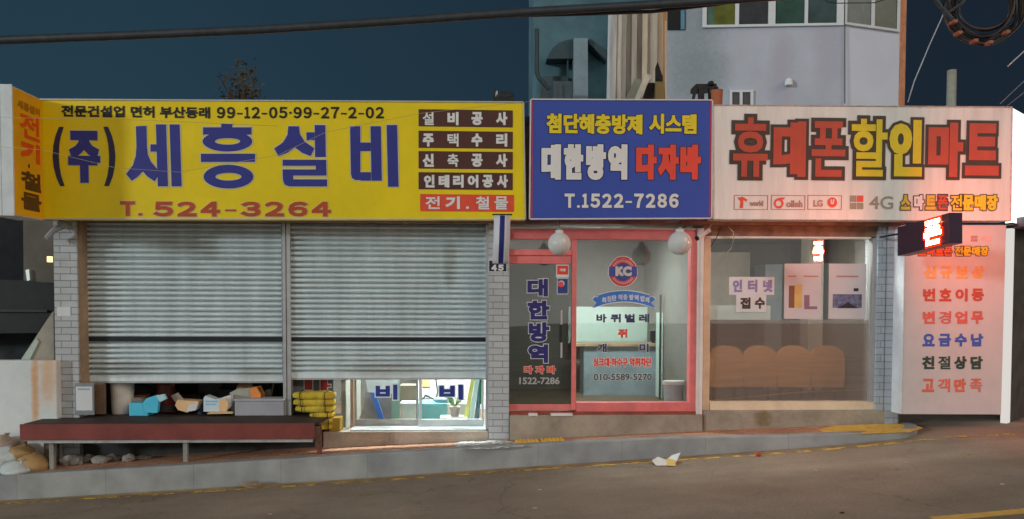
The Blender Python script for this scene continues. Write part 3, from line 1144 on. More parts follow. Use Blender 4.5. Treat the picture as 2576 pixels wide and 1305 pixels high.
def rb(x0, y0, x1, y1, Y=YR, d=0.12):
    return MB().rbox(x0, y0, x1, y1, Y, Y + d)


ff = MB()
ff.rbox(1281, 578, 1750, 603, YR, YR + .14)
ff.rbox(1736, 603, 1752, 1036, YR, YR + .14)
ff.rbox(1439, 603, 1450, 1030, YR + .004, YR + .14)
ff.rbox(1281, 628, 1439, 643, YR + .006, YR + .13)
ff.rbox(1450, 1011, 1736, 1034, YR + .004, YR + .14)
ff.build('frame', M_red, fr, bevel=0.006)
MB().rbox(1281, 574, 1752, 577.6, YR - .01, YR + .1).build('drip_strip', M_lwhite, fr)
MB().rbox(1281, 1034.5, 1768, 1043.5, YR - .02, YR + .14).build('sill', mat('dark_red_sill', A(120, 58, 48), 0.7, 0.3), fr)
MB().rbox(1450, 603, 1736, 1011, YG - .04, YG - .034).build('glass_pane', M_glass, fr)
MB().rbox(1281, 603, 1439, 628, YG - .04, YG - .034).build('glass_pane', M_glass, fr)
dr = MB()
dr.rbox(1281, 645, 1438, 662, YR + .03, YR + .09)
dr.rbox(1281, 1016, 1438, 1030, YR + .03, YR + .09)
dr = dr.build('door', M_red, fr, bevel=0.005)
M_glassd = glass_mat('dark_door_glass', 0.15, (0.55, 0.56, 0.55))
MB().rbox(1281, 662, 1438, 1016, YR + .055, YR + .061).build('glass_pane', M_glassd, dr)


def z8(x0, y0, x1, y1, Y):
    return quad_of(x0 / 2.32 + 1224.4, y0 / 2.32 + 529.5, x1 / 2.32 + 1224.4, y1 / 2.32 + 529.5, Y)


YD = YR + .054
M_navyd = mat('door_navy', A(40, 36, 92), 0.5)
text([('대', z8(237, 395, 357, 498, YD)), ('한', z8(237, 522, 366, 633, YD)), ('방', z8(245, 648, 366, 763, YD)), ('역', z8(241, 777, 358, 886, YD))], M_navyd, dr, 0.015, 0.005, M_lwhite, 0.008)
text(row('다자바', 1224.4 + 218 / 2.32, 1224.4 + 402 / 2.32, 529.5 + 903 / 2.32, 529.5 + 950 / 2.32, YD, .25), M_lred, dr, 0.007, 0.005, M_lwhite, 0.004)
text([('1522-7286', z8(190, 970, 425, 1010, YD))], mat('pale_grey_letters', (0.45, 0.44, 0.43), 0.5), dr, 0.003, 0.005)
h = MB()
for y0, y1 in ((578, 662), (768, 856)):
    q = z8(431, y0, 441, y1, YD - .04)
    h.box(q[0].x, q[1].x, YD - .05, YD - .03, q[0].z, q[2].z)
h.build('handle', mat('polished_steel', (.75, .72, .66), 0.3, 0.05, metal=.7), dr)
q = z8(422, 662, 441, 766, YD - .04)
MB().box(q[0].x, q[1].x, YD - .05, YD - .01, q[0].z, q[2].z).build('lock', M_dark, dr, bevel=.006)
# stickers
q = z8(405, 312, 480, 388, YD)
tag_ = MB().box(q[0].x, q[1].x, YD - .004, YD - .0015, q[0].z, q[2].z).build('sticker', M_lwhite, dr)
q = z8(411, 318, 474, 370, YD)
MB().box(q[0].x, q[1].x, YD - .007, YD - .0045, q[0].z, q[2].z).build('face', mat('sticker_red', A(190, 56, 44), 0.4), tag_)
text([('세콤', z8(424, 335, 462, 352, YD - .006))], M_lwhite, tag_, 0.002, 0.004)
q = z8(410, 391, 476, 486, YD)
tag_ = MB().box(q[0].x, q[1].x, YD - .004, YD - .0015, q[0].z, q[2].z).build('sticker', M_lwhite, dr, bevel=.01)
q = z8(414, 395, 472, 481, YD)
MB().box(q[0].x, q[1].x, YD - .007, YD - .0045, q[0].z, q[2].z).build('face', mat('sticker_blue', A(44, 56, 110), 0.4), tag_)


def disc(c, r, Y, off, n=28, r2=0.0, a0=0, a1=360, m=None, name='disc', parent=None, sy=1.0):
    mb = MB()
    for i in range(n):
        a, b_ = math.radians(a0 + (a1 - a0) * i / n), math.radians(a0 + (a1 - a0) * (i + 1) / n)
        mb.add([V((c.x + r * math.cos(a), Y - off, c.z + sy * r * math.sin(a))), V((c.x + r * math.cos(b_), Y - off, c.z + sy * r * math.sin(b_))),
                V((c.x + r2 * math.cos(b_), Y - off, c.z + sy * r2 * math.sin(b_))), V((c.x + r2 * math.cos(a), Y - off, c.z + sy * r2 * math.sin(a)))], [(0, 1, 2, 3)])
    return mb.build(name, m, parent)


def c8(x, y, Y):
    return P(x / 2.32 + 1224.4, y / 2.32 + 529.5, Y)


disc(c8(435, 424, YD), 0.042, YD, .009, m=mat('sticker_pale', (.7, .7, .7), .4), parent=tag_, name='emblem')
disc(c8(432, 428, YD), 0.036, YD, .011, m=mat('sticker_disc', A(196, 70, 70), .4), parent=tag_, name='emblem')

# lettering on the fixed pane
YP = YG - .041
lc = c8(795, 355, YP)
r0 = 90 / 2.32 / 203
em = disc(lc, r0, YP, .002, m=M_lwhite, parent=fr, name='round_emblem', n=40)
em['label'] = 'round red and blue emblem with the letters KC'
disc(lc, r0 * .95, YP, .004, n=40, m=mat('emblem_red', A(184, 66, 70), .5), parent=em, name='ring')
disc(lc, r0 * .60, YP, .006, n=40, m=mat('emblem_blue', A(62, 74, 140), .5), parent=em, name='centre')
MB().slab([V((lc.x - r0 * .93, YP - .008, lc.z - r0 * .3)), V((lc.x + r0 * .93, YP - .008, lc.z - r0 * .3)), V((lc.x + r0 * .93, YP - .008, lc.z + r0 * .36)), V((lc.x - r0 * .93, YP - .008, lc.z + r0 * .36))], (0, .001, 0)).build('band', MATS['emblem_blue'], em)
text([('KC', z8(750, 322, 845, 380, YP))], M_lwhite, em, 0.012, 0.012)
tk = MB()
for a in list(range(35, 146, 11)) + list(range(215, 326, 11)):
    ca, sa = math.cos(math.radians(a)), math.sin(math.radians(a))
    for rr_, w_, h_ in ((r0 * .78, .011, .004), (r0 * .72, .004, .012)):
        c_ = V((lc.x + rr_ * ca, YP - .0052, lc.z + rr_ * sa))
        u_, v_ = V((-sa, 0, ca)), V((ca, 0, sa))
        tk.add([c_ - u_ * w_ - v_ * h_, c_ + u_ * w_ - v_ * h_, c_ + u_ * w_ + v_ * h_, c_ - u_ * w_ + v_ * h_], [(0, 1, 2, 3)])
tk.build('ring_marks', M_lwhite, em)
# ribbon
rib, ribo = MB(), MB()


def ribpt(u, v, off):
    x = 650 + 300 * u
    bow = 26 * (1 - (2 * u - 1) ** 2)
    return c8(x, 482 - bow + 20 + v, YP) + V((0, -off, 0))


n = 16
for i in range(n):
    u, u2 = i / n, (i + 1) / n
    rib.add([ribpt(u, 52, .004), ribpt(u2, 52, .004), ribpt(u2, -10, .004), ribpt(u, -10, .004)], [(0, 1, 2, 3)])
    ribo.add([ribpt(u, 57, .0025), ribpt(u2, 57, .0025), ribpt(u2, -15, .0025), ribpt(u, -15, .0025)], [(0, 1, 2, 3)])
for sgn in (-1, 1):
    cx = 800
    tail = [(168, 500), (184, 516), (160, 536), (184, 566), (128, 548), (128, 505)]
    rib.add([c8(cx + sgn * (x - (800 - 0) * 0), y, YP) + V((0, -.0036, 0)) for x, y in tail], [tuple(range(6))])
    ribo.add([c8(cx + sgn * (x * 1.02 + 1), y + (4 if y > 530 else -4), YP) + V((0, -.0022, 0)) for x, y in tail], [tuple(range(6))])
rbo = ribo.build('ribbon', M_lwhite, fr)
rib.build('ribbon_face', mat('ribbon_blue', A(58, 106, 176), .5), rbo)
rt = []
for i, ch in enumerate('최첨단해충방역업체'):
    x = 672 + i * 29.5 + (6 if i > 2 else 0) + (6 if i > 4 else 0) + (4 if i > 6 else 0)
    bow = 24 * (1 - (2 * (x - 650) / 300 - 1) ** 2)
    rt.append((ch, z8(x, 510 - bow - 1, x + 25, 538 - bow + 4, YP)))
text(rt, M_lwhite, rbo, 0.003, 0.006)
M_dnavy = mat('dim_navy', A(52, 54, 84), .5)
text(row('바퀴벌레', 1224.4 + 640 / 2.32, 1224.4 + 948 / 2.32, 529.5 + 600 / 2.32, 529.5 + 650 / 2.32, YP, .28), M_dnavy, fr, 0.006, 0.004)
text([('쥐', z8(766, 688, 820, 740, YP))], M_lred, fr, 0.006, 0.004)
text([('개', z8(645, 772, 700, 825, YP)), ('미', z8(890, 772, 945, 825, YP))], M_dnavy, fr, 0.006, 0.004, M_lwhite, 0.005)
text([('싱크대·하수구 악취차단', z8(620, 855, 962, 908, YP))], M_lred, fr, 0.005, 0.004, M_lwhite, 0.005)
text([('010-5589-5270', z8(623, 948, 963, 988, YP))], mat('phone_grey', A(70, 70, 74), .5), fr, 0.004, 0.004, M_lwhite, 0.004)

# aluminium post right of the red frame
ap = MB()
ap.rbox(1753.5, 575, 1760, 1041, YR - .03, YR + .14)
ap.rbox(1761, 575, 1769, 1041, YR - .045, YR + .14)
tag(ap.build('door_post', mat('pale_post', A(186, 178, 172), .45, .1)), 'pale ribbed post between the red shopfront and the phone shop window', 'post')

# ------------------------------------------------------------------ phone shop window
pw = thing('shop_window', (P(1985, 1030, 0).x, 0, zf3), 'wide phone shop window with brown film on its lower half', 'window')
ff = MB()
ff.rbox(1770, 600, 1786, 1030, .0, .14)
ff.rbox(1786, 1009, 2206, 1030, .0, .14)
ff.build('frame', mat('beige_frame', A(188, 170, 146), .45, .12), pw)
MB().rbox(1770, 596, 2190, 600, -.012, .12).build('top_bar', M_lwhite, pw)
MB().rbox(1770, 568, 2206, 596, .01, .14).build('header', M_under, pw)
MB().rbox(2192, 600, 2207, 1009, .0, .14).build('frame', M_alu, pw)
MB().rbox(1786, 600, 2192, 1009, .06, .066).build('glass_pane', M_glass, pw)
fm = bpy.data.materials.new('brown_film')
fm.use_nodes = True
ftr = fm.node_tree
ftr.nodes.clear()
d1 = nd(ftr, 'ShaderNodeBsdfDiffuse')
d1.inputs[0].default_value = (0.38, 0.325, 0.30, 1)
d2 = nd(ftr, 'ShaderNodeBsdfTransparent')
d2.inputs[0].default_value = (.9, .85, .8, 1)
mx = nd(ftr, 'ShaderNodeMixShader')
mx.inputs[0].default_value = 0.42
ftr.links.new(d1.outputs[0], mx.inputs[2])
ftr.links.new(d2.outputs[0], mx.inputs[1])
ftr.links.new(mx.outputs[0], nd(ftr, 'ShaderNodeOutputMaterial').inputs[0])
MB().rbox(1786, 803, 2192, 1009, .07, .071).build('film', fm, pw)


def z9(x0, y0, x1, y1, Y):
    return quad_of(x0 / 2.4646 + 1720.7, y0 / 2.4646 + 529.5, x1 / 2.4646 + 1720.7, y1 / 2.4646 + 529.5, Y)


def zb9(mb, x0, y0, x1, y1, Y, d=.002):
    q = z9(x0, y0, x1, y1, Y)
    return mb.box(q[0].x, q[1].x, Y, Y + d, q[0].z, q[2].z)


YW = 0.055
t = thing('paper_notice', z9(280, 408, 560, 625, YW)[0], 'white paper notice stuck in two steps on the phone shop window', 'notice')
zb9(zb9(MB(), 280, 408, 560, 519, YW), 324, 519.5, 510, 625, YW).build('paper', M_paper, t)
text(row('인터넷', 1720.7 + 302 / 2.4646, 1720.7 + 548 / 2.4646, 529.5 + 425 / 2.4646, 529.5 + 502 / 2.4646, YW, .38), mat('violet_letters', A(120, 110, 150), .5), t, .008, .003)
text(row('접수', 1720.7 + 348 / 2.4646, 1720.7 + 502 / 2.4646, 529.5 + 535 / 2.4646, 529.5 + 605 / 2.4646, YW, .3), M_dkout, t, .007, .003)
M_poster = mat('poster_paper', (0.66, 0.63, 0.65), .4, .04)
t = thing('poster', z9(622, 326, 850, 668, YW)[0], 'white poster with a tall gold box, left of the landscape poster', 'poster')
zb9(MB(), 622, 326, 850, 668, YW).build('sheet', M_poster, t)
zb9(MB(), 650, 462, 685, 600, YW - .002, .001).build('print', mat('print_brown', A(110, 74, 60), .5), t)
zb9(MB(), 685, 455, 732, 600, YW - .002, .001).build('print', mat('print_gold', A(176, 150, 90), .5), t)
zb9(zb9(MB(), 745, 520, 778, 590, YW - .002, .001), 746, 590.5, 826, 608, YW - .0021, .001).build('print', mat('print_mauve', A(120, 92, 104), .5), t)
zb9(zb9(MB(), 645, 400, 695, 408, YW - .002, .001), 740, 400, 832, 408, YW - .002, .001).build('print', M_logo2, t)
t = thing('poster', z9(898, 326, 1128, 668, YW)[0], 'white poster with a blue grey landscape screen, nearest the tiled pillar', 'poster')
zb9(MB(), 898, 326, 1128, 668, YW).build('sheet', M_poster, t)
zb9(MB(), 922, 515, 1102, 600, YW - .002, .001).build('print', mat('print_landscape', (.16, .17, .28), .4, .8, 18), t)
q = z9(950, 565, 1080, 602, YW)
MB().add([q[0] + V((0, -.004, 0)), q[1] + V((0, -.004, 0)), (q[2] + q[3]) / 2 + V((0, -.004, 0))], [(0, 1, 2)]).build('print', mat('print_dark', (.04, .03, .05), .4), t)
zb9(MB(), 1052, 478, 1082, 497, YW - .002, .001).build('print', MATS['print_dark'], t)
zb9(MB(), 945, 400, 1082, 410, YW - .002, .001).build('print', M_logo2, t)
zb9(MB(), 640, 420, 640.5, 420.5, YW)
t = tag(zb9(MB(), 122, 585, 536, 682, .075, .01).build('white_board', M_mint), 'pale mint board standing behind the window, below the paper notice', 'board')

# ------------------------------------------------------------------ things inside the phone shop
M_seat = mat('orange_seat', (0.86, 0.42, 0.17), .6, .1)
for i, lb_ in enumerate(('first orange chair back from the left behind the brown film', 'second orange chair back from the left behind the brown film',
                         'third orange chair back from the left behind the brown film', 'fourth orange chair back, nearest the tiled pillar, behind the brown film')):
    x0 = 1789 + 85 * i
    Yc = 1.0
    a, c, z0, z1 = R(x0, 873, x0 + 77, 968, Yc)
    t = thing('waiting_chair', ((a + c) / 2, Yc, zf3), lb_, 'chair', 'row of orange chairs in the phone shop')
    r = 0.17
    poly = [(a + .015, z0), (c - .015, z0), (c, z0 + .1), (c, z1 - r)]
    poly += [(c - r + r * math.cos(k * math.pi / 10), z1 - r + r * math.sin(k * math.pi / 10)) for k in range(1, 6)]
    poly += [(a + r - r * math.sin(k * math.pi / 10), z1 - r + r * math.cos(k * math.pi / 10)) for k in range(0, 6)]
    MB().slab([V((x, Yc, z)) for x, z in poly], (0, .07, 0)).build('backrest', M_seat, t, bevel=.025, seg=3)
    MB().box(a + .01, c - .01, Yc + .075, Yc + .5, z0 - .03, z0 + .05).build('seat', M_seat, t, bevel=.02)
    for lx in (a + .05, c - .08):
        MB().box(lx, lx + .03, Yc + .1, Yc + .13, zf3, z0 - .031).build('leg', M_dark, t)
tag(MB().box(xm2 + .1, xr - .2, 3.0, 3.08, zf3, zf3 + 1.0).build('wall_panel', mat('added_dark_panel', (.09, .065, .05), .7)), 'dark brown panel added to darken the back wall behind the orange chairs', 'panel')  # panel added so the lit wall behind the chairs reads dark
MB_ = MB()
a, c, z0, z1 = R(1790, 610, 2000, 800, 3.1)
tag(MB().box(xm2 + .3, xm2 + 1.7, 3.1, 3.19, 1.35, 2.4).build('wall_panel', mat('cream_panel', (.6, .57, .5), .7)), 'pale panel on the back wall of the phone shop', 'panel')
x0 = P(2035, 700, 1.6).x
tag(MB().box(x0, x0 + .22, 1.6, 1.9, zf3, zc).build('inner_column', mat('cream_col', (.5, .46, .4), .7)), 'pale column inside the phone shop behind the left poster', 'column')
x0 = P(1925, 700, 2.4).x
tag(MB().box(x0, x0 + .28, 2.4, 2.9, zf3, zf3 + 2.0).build('display_cabinet', mat('cool_grey_cab', (.26, .3, .33), .5), bevel=.01), 'grey display cabinet deep inside the phone shop', 'cabinet')

# ------------------------------------------------------------------ things inside the pest control shop
wx0, wx1 = xm1 + .09, xm2 - .07
tag(MB().box(P(1430, 800, 2.9).x, P(1672, 800, 2.9).x, 2.9, 3.0, P(1500, 862, 2.9).z, P(1500, 770, 2.9).z).build('white_board', M_mint),
    'wide pale mint board behind the desk of the pest control shop', 'board')
dk = thing('desk', (P(1540, 900, 2.2).x, 2.2, zf2), 'wood topped desk inside the pest control shop', 'desk')
za = P(1540, 862, 2.2).z
MB().box(P(1446, 860, 2.2).x, P(1690, 860, 2.2).x, 2.2, 2.8, za - .05, za).build('top', M_wood, dk, bevel=.005)
MB().box(P(1470, 860, 2.2).x, P(1655, 860, 2.2).x, 2.25, 2.75, zf2, za - .051).build('front_panel', mat('blue_grey_panel', (.28, .36, .4), .3, .25, 3), dk)
t = thing('monitor', (P(1644, 850, 2.1).x, 2.35, za), 'black monitor standing on the wood topped desk', 'monitor')
a, c, z0, z1 = R(1636, 831, 1652, 856, 2.3)
MB().box(a, c, 2.3, 2.33, z0, z1).build('screen', M_dark, t, bevel=.004)
MB().box((a + c) / 2 - .02, (a + c) / 2 + .02, 2.31, 2.35, za, z0 - .0005).build('stand', M_dark, t)
cb = thing('filing_cabinet', (P(1690, 900, 1.9).x, 1.9, zf2), 'pale mint cabinet at the right of the pest control shop', 'cabinet')
a, c, z0, z1 = R(1663, 785, 1716, 945, 1.8)
MB().box(a, c, 1.8, 2.15, zf2, z1).build('body', M_mint, cb, bevel=.006)
zq = P(1690, 870, 1.8).z
MB().box(a + .01, c - .01, 1.785, 1.799, zq - .02, zq + .0).build('shelf', M_wood, cb)
q = [V((P(1683, 841, 1.79).x, 1.795, P(1683, 841, 1.79).z)), V((P(1712, 841, 1.79).x, 1.795, P(1683, 841, 1.79).z)), V((P(1712, 820, 1.79).x, 1.795, P(1683, 820, 1.79).z)), V((P(1683, 820, 1.79).x, 1.795, P(1683, 820, 1.79).z))]
text([('나수', q)], M_black, cb, .003, .003)
a, c, z0, z1 = R(1660, 740, 1664, 862, 1.7)
tag(MB().box(a, c, 1.7, 1.73, zf2, z1).build('coat_stand', M_dark), 'thin dark upright pole beside the pale mint cabinet', 'pole')
bn = thing('waste_bin', (P(1700, 990, .35).x, .35, zf2), 'grey waste bin with a white rim behind the red framed glass', 'bin')
a, c, z0, z1 = R(1672, 962, 1728, 1040, .3)
rb_ = (c - a) / 2
cxx = (a + c) / 2
MB().lathe((cxx, .42, zf2), [(rb_ * .82, 0), (rb_ * .95, z1 - zf2 - .03)], 4 * 6, 1, .6).build('body', mat('grey_bin', (.34, .36, .38), .5), bn)
MB().lathe((cxx, .42, z1 - .029), [(rb_ * 1.02, 0), (rb_ * 1.02, .045), (rb_ * .9, .05)], 24, 1, .6).build('rim', M_lwhite, bn)

# interior lamps (their light spills out through the panes)
M_lamp = emis('fluorescent', (.86, 1.0, .97), 5.0)


def ceiling_lamp(x, y, z, lx, ly, m, label):
    t = thing('ceiling_light', (x, y, z), label, 'lamp', 'ceiling lamps in the shops')
    MB().box(x - lx / 2, x + lx / 2, y - ly / 2, y + ly / 2, z - .05, z - .03).build('diffuser', m, t)
    MB().box(x - lx / 2 - .02, x + lx / 2 + .02, y - ly / 2 - .02, y + ly / 2 + .02, z - .029, z + .015).build('housing', M_white, t)
    return t


ceiling_lamp((wx0 + wx1) / 2, 1.25, zc, .9, .25, emis('dim_tube', (.84, 1, .94), 85), 'dim fluorescent ceiling lamp in the pest control shop')
ceiling_lamp((xm2 + xr) / 2 - .2, 0.28, zc, 1.5, .12, emis('dim_warm_tube', (.96, .98, .88), 70), 'dim warm ceiling lamp in the phone shop')
ceiling_lamp(-0.75, 1.2, zc, 1.2, .3, emis('bright_tube', (.88, 1.0, .99), 200.0), 'bright fluorescent lamp behind the half open shutter')

# ------------------------------------------------------------------ globes on the sign's underside
M_globe = mat('opal_glass', (0.74, 0.74, 0.72), 0.08, .03, spec=.6)


def globe(x, y, r_px, Yg, label):
    c = P(x, y, Yg)
    r = r_px * (Yg + 10) / 2000
    t = thing('globe_lamp', c, label, 'lamp', 'white globe lamps in front of the red shopfront')
    prof = [(r * math.sin(math.pi * i / 18), -r * math.cos(math.pi * i / 18)) for i in range(1, 17)] + [(r * .38, r * 1.02), (r * .34, r * 1.14), (r * .12, r * 1.22)]
    MB().lathe(c, prof, 32).build('globe', M_globe, t, smooth=True)
    zt = P(x, 553, Yg).z
    MB().lathe(c, [(r * .30, r * 1.16), (r * .2, r * 1.24), (r * .05, r * 1.34)], 16).build('cap', M_alud, t)
    MB().tube([c + V((0, 0, r * 1.3)), c + V((0, 0, r * 1.9)), V((c.x, -.15, zt + .06))], .008, 6).build('bracket', M_dark, t)


globe(1407, 614, 29, -1.0, 'white glass globe lamp hanging before the red door transom')
globe(1710, 612, 30, -1.0, 'white glass globe lamp hanging at the right end of the red shopfront')

# ------------------------------------------------------------------ flag banner, number plate, camera
t = thing('banner', P(1262, 600, -.78), 'curved white banner with a navy stripe above the house number', 'banner')


def strip(mb, x0, x1, off, Yb=-.86):
    n = 12
    rows = []
    for i in range(n + 1):
        u = i / n
        y = 543 + (661 - 543) * u
        sk = -4.5 * u
        bul = -.10 * math.sin(math.pi * u) - off
        rows.append((P(x0 + sk, y, Yb) + V((0, bul, 0)), P(x1 + sk, y, Yb) + V((0, bul, 0))))
    vs = [p for r_ in rows for p in r_]
    mb.add(vs, [(2 * i, 2 * i + 1, 2 * i + 3, 2 * i + 2) for i in range(n)])
    return mb


o = strip(MB(), 1243, 1284, 0).build('cloth', mat('banner_white', (.74, .73, .80), .6, .04), t, smooth=True)
sm = o.modifiers.new('thick', 'SOLIDIFY')
sm.thickness = .006
strip(MB(), 1258, 1270, .008).build('stripe', mat('banner_navy', A(28, 34, 96), .6), t, smooth=True)
strip(strip(MB(), 1255, 1257, .009), 1271.5, 1273, .009).build('edging', M_lwhite, t, smooth=True)
zt = P(1262, 540, -.86).z
MB().tube([P(1243, 543, -.86) + V((-.02, 0, .01)), P(1284, 543, -.86) + V((.02, 0, .01))], .009, 8).tube([P(1262, 543, -.86) + V((0, 0, .01)), V((P(1262, 543, -.86).x, YS - .0, zt + .02))], .008, 6).build('rod', M_dark, t)
t = thing('house_number', P(1251, 668, -.075), 'navy house number plate reading 45 on the grey brick pillar', 'number plate')
MB().rbox(1229, 652, 1276, 683, -.072, -.061).build('plate', M_lwhite, t)
MB().rbox(1230.5, 654, 1274, 681, -.0745, -.0725).build('face', mat('plate_navy', A(26, 32, 52), .4), t)
text(digits('45', 1236, 664, 1267, 680, -.0745), M_lwhite, t, .007, .003)
t = thing('security_camera', P(1770, 582, -.12), 'small pale security camera on a bracket right of the red frame', 'camera')
c0, c1 = P(1754, 600, -.30), P(1784, 580, -.18)
MB().tube([c0, c1], .028, 12).build('body', mat('pink_white', (.7, .62, .6), .4), t)
MB().tube([c0 + (c0 - c1).normalized() * .012, c0], [.03, .031], 12).build('lens', M_dark, t)
MB().tube([c1, c1 + V((.03, .06, .05)), P(1788, 566, -.1)], .012, 6).build('bracket', M_alu, t)
tag(MB().tube([P(1833, 572, -.05), P(1845, 585, -.09), P(1846, 605, -.07), P(1838, 628, -.06), P(1822, 642, -.05)], .006, 6).build('hanging_wire', mat('pale_wire', (.5, .42, .38), .6)), 'loose pale wire dangling from the white sign over the window', 'wire')
tag(MB().tube([P(1812, 572, -.05), P(1803, 598, -.09), P(1788, 622, -.06)], .005, 6).build('hanging_wire', M_dark), 'loose dark wire hanging beside the security camera', 'wire')

# ------------------------------------------------------------------ tall white menu panel on the right
t = thing('menu_board', P(2395, 1040, -.2), 'tall white service board with rows of coloured letters at the right corner', 'sign')
YM = -0.30
cs = [P(x, y, YM) for x, y in ((2268, 1040), (2518, 1041), (2531, 567), (2278, 567))]
ca = [(cs[0].x + cs[3].x) / 2, (cs[1].x + cs[2].x) / 2, (cs[0].z + cs[1].z) / 2, (cs[2].z + cs[3].z) / 2]
MB().slab(cs, (0, .26, 0)).build('panel', mat('menu_white', A(170, 160, 158), .5, .05), t)
e = MB()
e.slab([cs[0] + V((-.012, -.008, 0)), cs[0] + V((-.001, -.008, 0)), cs[3] + V((-.001, -.008, 0)), cs[3] + V((-.012, -.008, 0))], (0, .27, 0))
e.build('side', mat('cool_white_trim', (.72, .77, .82), .45), t)


def z10(x0, y0, x1, y1):
    return x0 / 2.404 + 2117.8, x1 / 2.404 + 2117.8, y0 / 2.404 + 516.2, y1 / 2.404 + 516.2


for s_, bb, m_ in (('신규보상', (497, 363, 860, 440), M_ochre), ('번호이동', (490, 500, 857, 578), M_dkred), ('변경업무', (488, 637, 855, 714), mat('rust_letters', A(176, 84, 74), .5)),
                   ('요금수납', (487, 773, 853, 850), M_blue_l), ('친절상담', (485, 909, 850, 988), M_green_l), ('고객만족', (484, 1045, 846, 1126), mat('rust2_letters', A(186, 90, 70), .5))):
    text(row(s_, *z10(*bb), YM, .24), m_, t, .009, .004)
text(row('스마트폰', *z10(462, 252, 664, 308), YM, .05), mat('orange_letters', A(190, 80, 40), .5), t, .008, .006, M_dkout, .008)
text(row('전문매장', *z10(681, 252, 885, 308), YM, .05), M_lyel, t, .007, .006, M_dkout, .008)
x0, x1, y0, y1 = z10(838, 187, 902, 222)
text([('4G', quad_of(x0, y0, x1, y1, YM))], mat('faint_grey', A(190, 150, 146), .5), t, .002, .004)
x0, x1, y0, y1 = z10(780, 187, 820, 222)
MB().rbox(x0, y0, (x0 + x1) / 2 - .5, (y0 + y1) / 2 - .5, YM - .003, YM - .001).rbox((x0 + x1) / 2 + .5, y0, x1, (y0 + y1) / 2 - .5, YM - .003, YM - .001).rbox(x0, (y0 + y1) / 2 + .5, (x0 + x1) / 2 - .5, y1, YM - .003, YM - .001).rbox((x0 + x1) / 2 + .5, (y0 + y1) / 2 + .5, x1, y1, YM - .003, YM - .001).build('logo', mat('faint_brown', A(150, 110, 108), .5), t)

# corner column with painted glow and wall beyond the board, going round the corner
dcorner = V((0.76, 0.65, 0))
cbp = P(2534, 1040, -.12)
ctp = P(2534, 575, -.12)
t = thing('corner_wall', (cbp.x + .3, .2, 0), 'bright shop wall and white column with painted glow round the right corner', 'wall')
MB().slab([V((cbp.x, cbp.y, -.3)), V((cbp.x, cbp.y, -.3)) + dcorner * .12, V((cbp.x, cbp.y, ctp.z)) + dcorner * .12, V((cbp.x, cbp.y, ctp.z))], (-.05, .06, 0)).build('glowing_column', emis('column_glow', (1, .95, .88), .62), t)  # column lit by a lamp, its brightness put in as emission
c2_ = V((cbp.x, cbp.y, 0)) + dcorner * .14
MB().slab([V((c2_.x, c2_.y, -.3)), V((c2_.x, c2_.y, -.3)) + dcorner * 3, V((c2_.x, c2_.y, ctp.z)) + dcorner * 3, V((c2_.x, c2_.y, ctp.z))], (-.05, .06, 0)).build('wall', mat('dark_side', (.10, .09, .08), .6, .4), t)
MB().slab([V((cbp.x - .02, cbp.y - .35, ctp.z + .0)), V((cbp.x, cbp.y - .35, ctp.z)) + dcorner * 2.6, V((cbp.x, cbp.y + .1, ctp.z)) + dcorner * 2.6, V((cbp.x - .02, cbp.y + .1, ctp.z))], (0, 0, .12)).build('eave', mat('dark_eave', (.07, .075, .09), .6), t)
tag(MB().lump(onpave(2524, 1050) + V((.12, .2, .03)), .1, .08, .05, 3).build('rag', mat('grey_rag', (.4, .41, .42), .8)), 'crumpled grey rag at the foot of the white service board', 'rag')

# ------------------------------------------------------------------ projecting red neon sign
ns = thing('neon_sign', P(2320, 590, -.9), 'dark purple projecting sign with one glowing red and white letter', 'sign')
fb, ft_ = P(2258, 645, -.62), P(2258, 573, -.62)
nb_, nt_ = P(2388, 613, -1.72), P(2388, 536, -1.72)
Xf, Xn = (fb.x + ft_.x) / 2, (nb_.x + nt_.x) / 2
zb0, zt0 = (fb.z + nb_.z) / 2, (ft_.z + nt_.z) / 2
dn = V((Xn - Xf, -1.10, 0)).normalized()
side = V((-dn.y, dn.x, 0))          # to the right of the sign seen from the street
side = side if side.x > 0 else -side
body = [fb, nb_, nt_, ft_]
MB().slab(body, side * .14).build('box', mat('sign_purple', (0.045, 0.018, 0.045), .4), ns)
M_neon = emis('neon_core', (1.0, 0.24, 0.13), 95.0)
M_neonr = emis('neon_rim', (1.0, 0.02, 0.003), 2.6)


def npt(u, v, s_=0):
    return (fb * (1 - u) + nb_ * u) * (1 - v) + (ft_ * (1 - u) + nt_ * u) * v + side * s_


def nq(u0, v0, u1, v1, s_=0):
    return [npt(u0, v0, s_), npt(u1, v0, s_), npt(u1, v1, s_), npt(u0, v1, s_)]


q = nq(.56, .09, .88, .91)
text([('폰', q)], M_neon, ns, .028, .012, M_neonr, .018, om=.004, name='lit_letter')
q = nq(.56, .09, .88, .91, .141)
q = [q[1], q[0], q[3], q[2]]
text([('폰', q)], emis('neon_core_right', (1.0, .15, .07), 190.0), ns, .028, .012, M_neonr, .018, om=.004, name='lit_letter')
MB().tube([npt(0, .8, .07), npt(0, .8, .07) + V((0, .55, 0))], .012, 8).build('bracket', M_dark, ns)

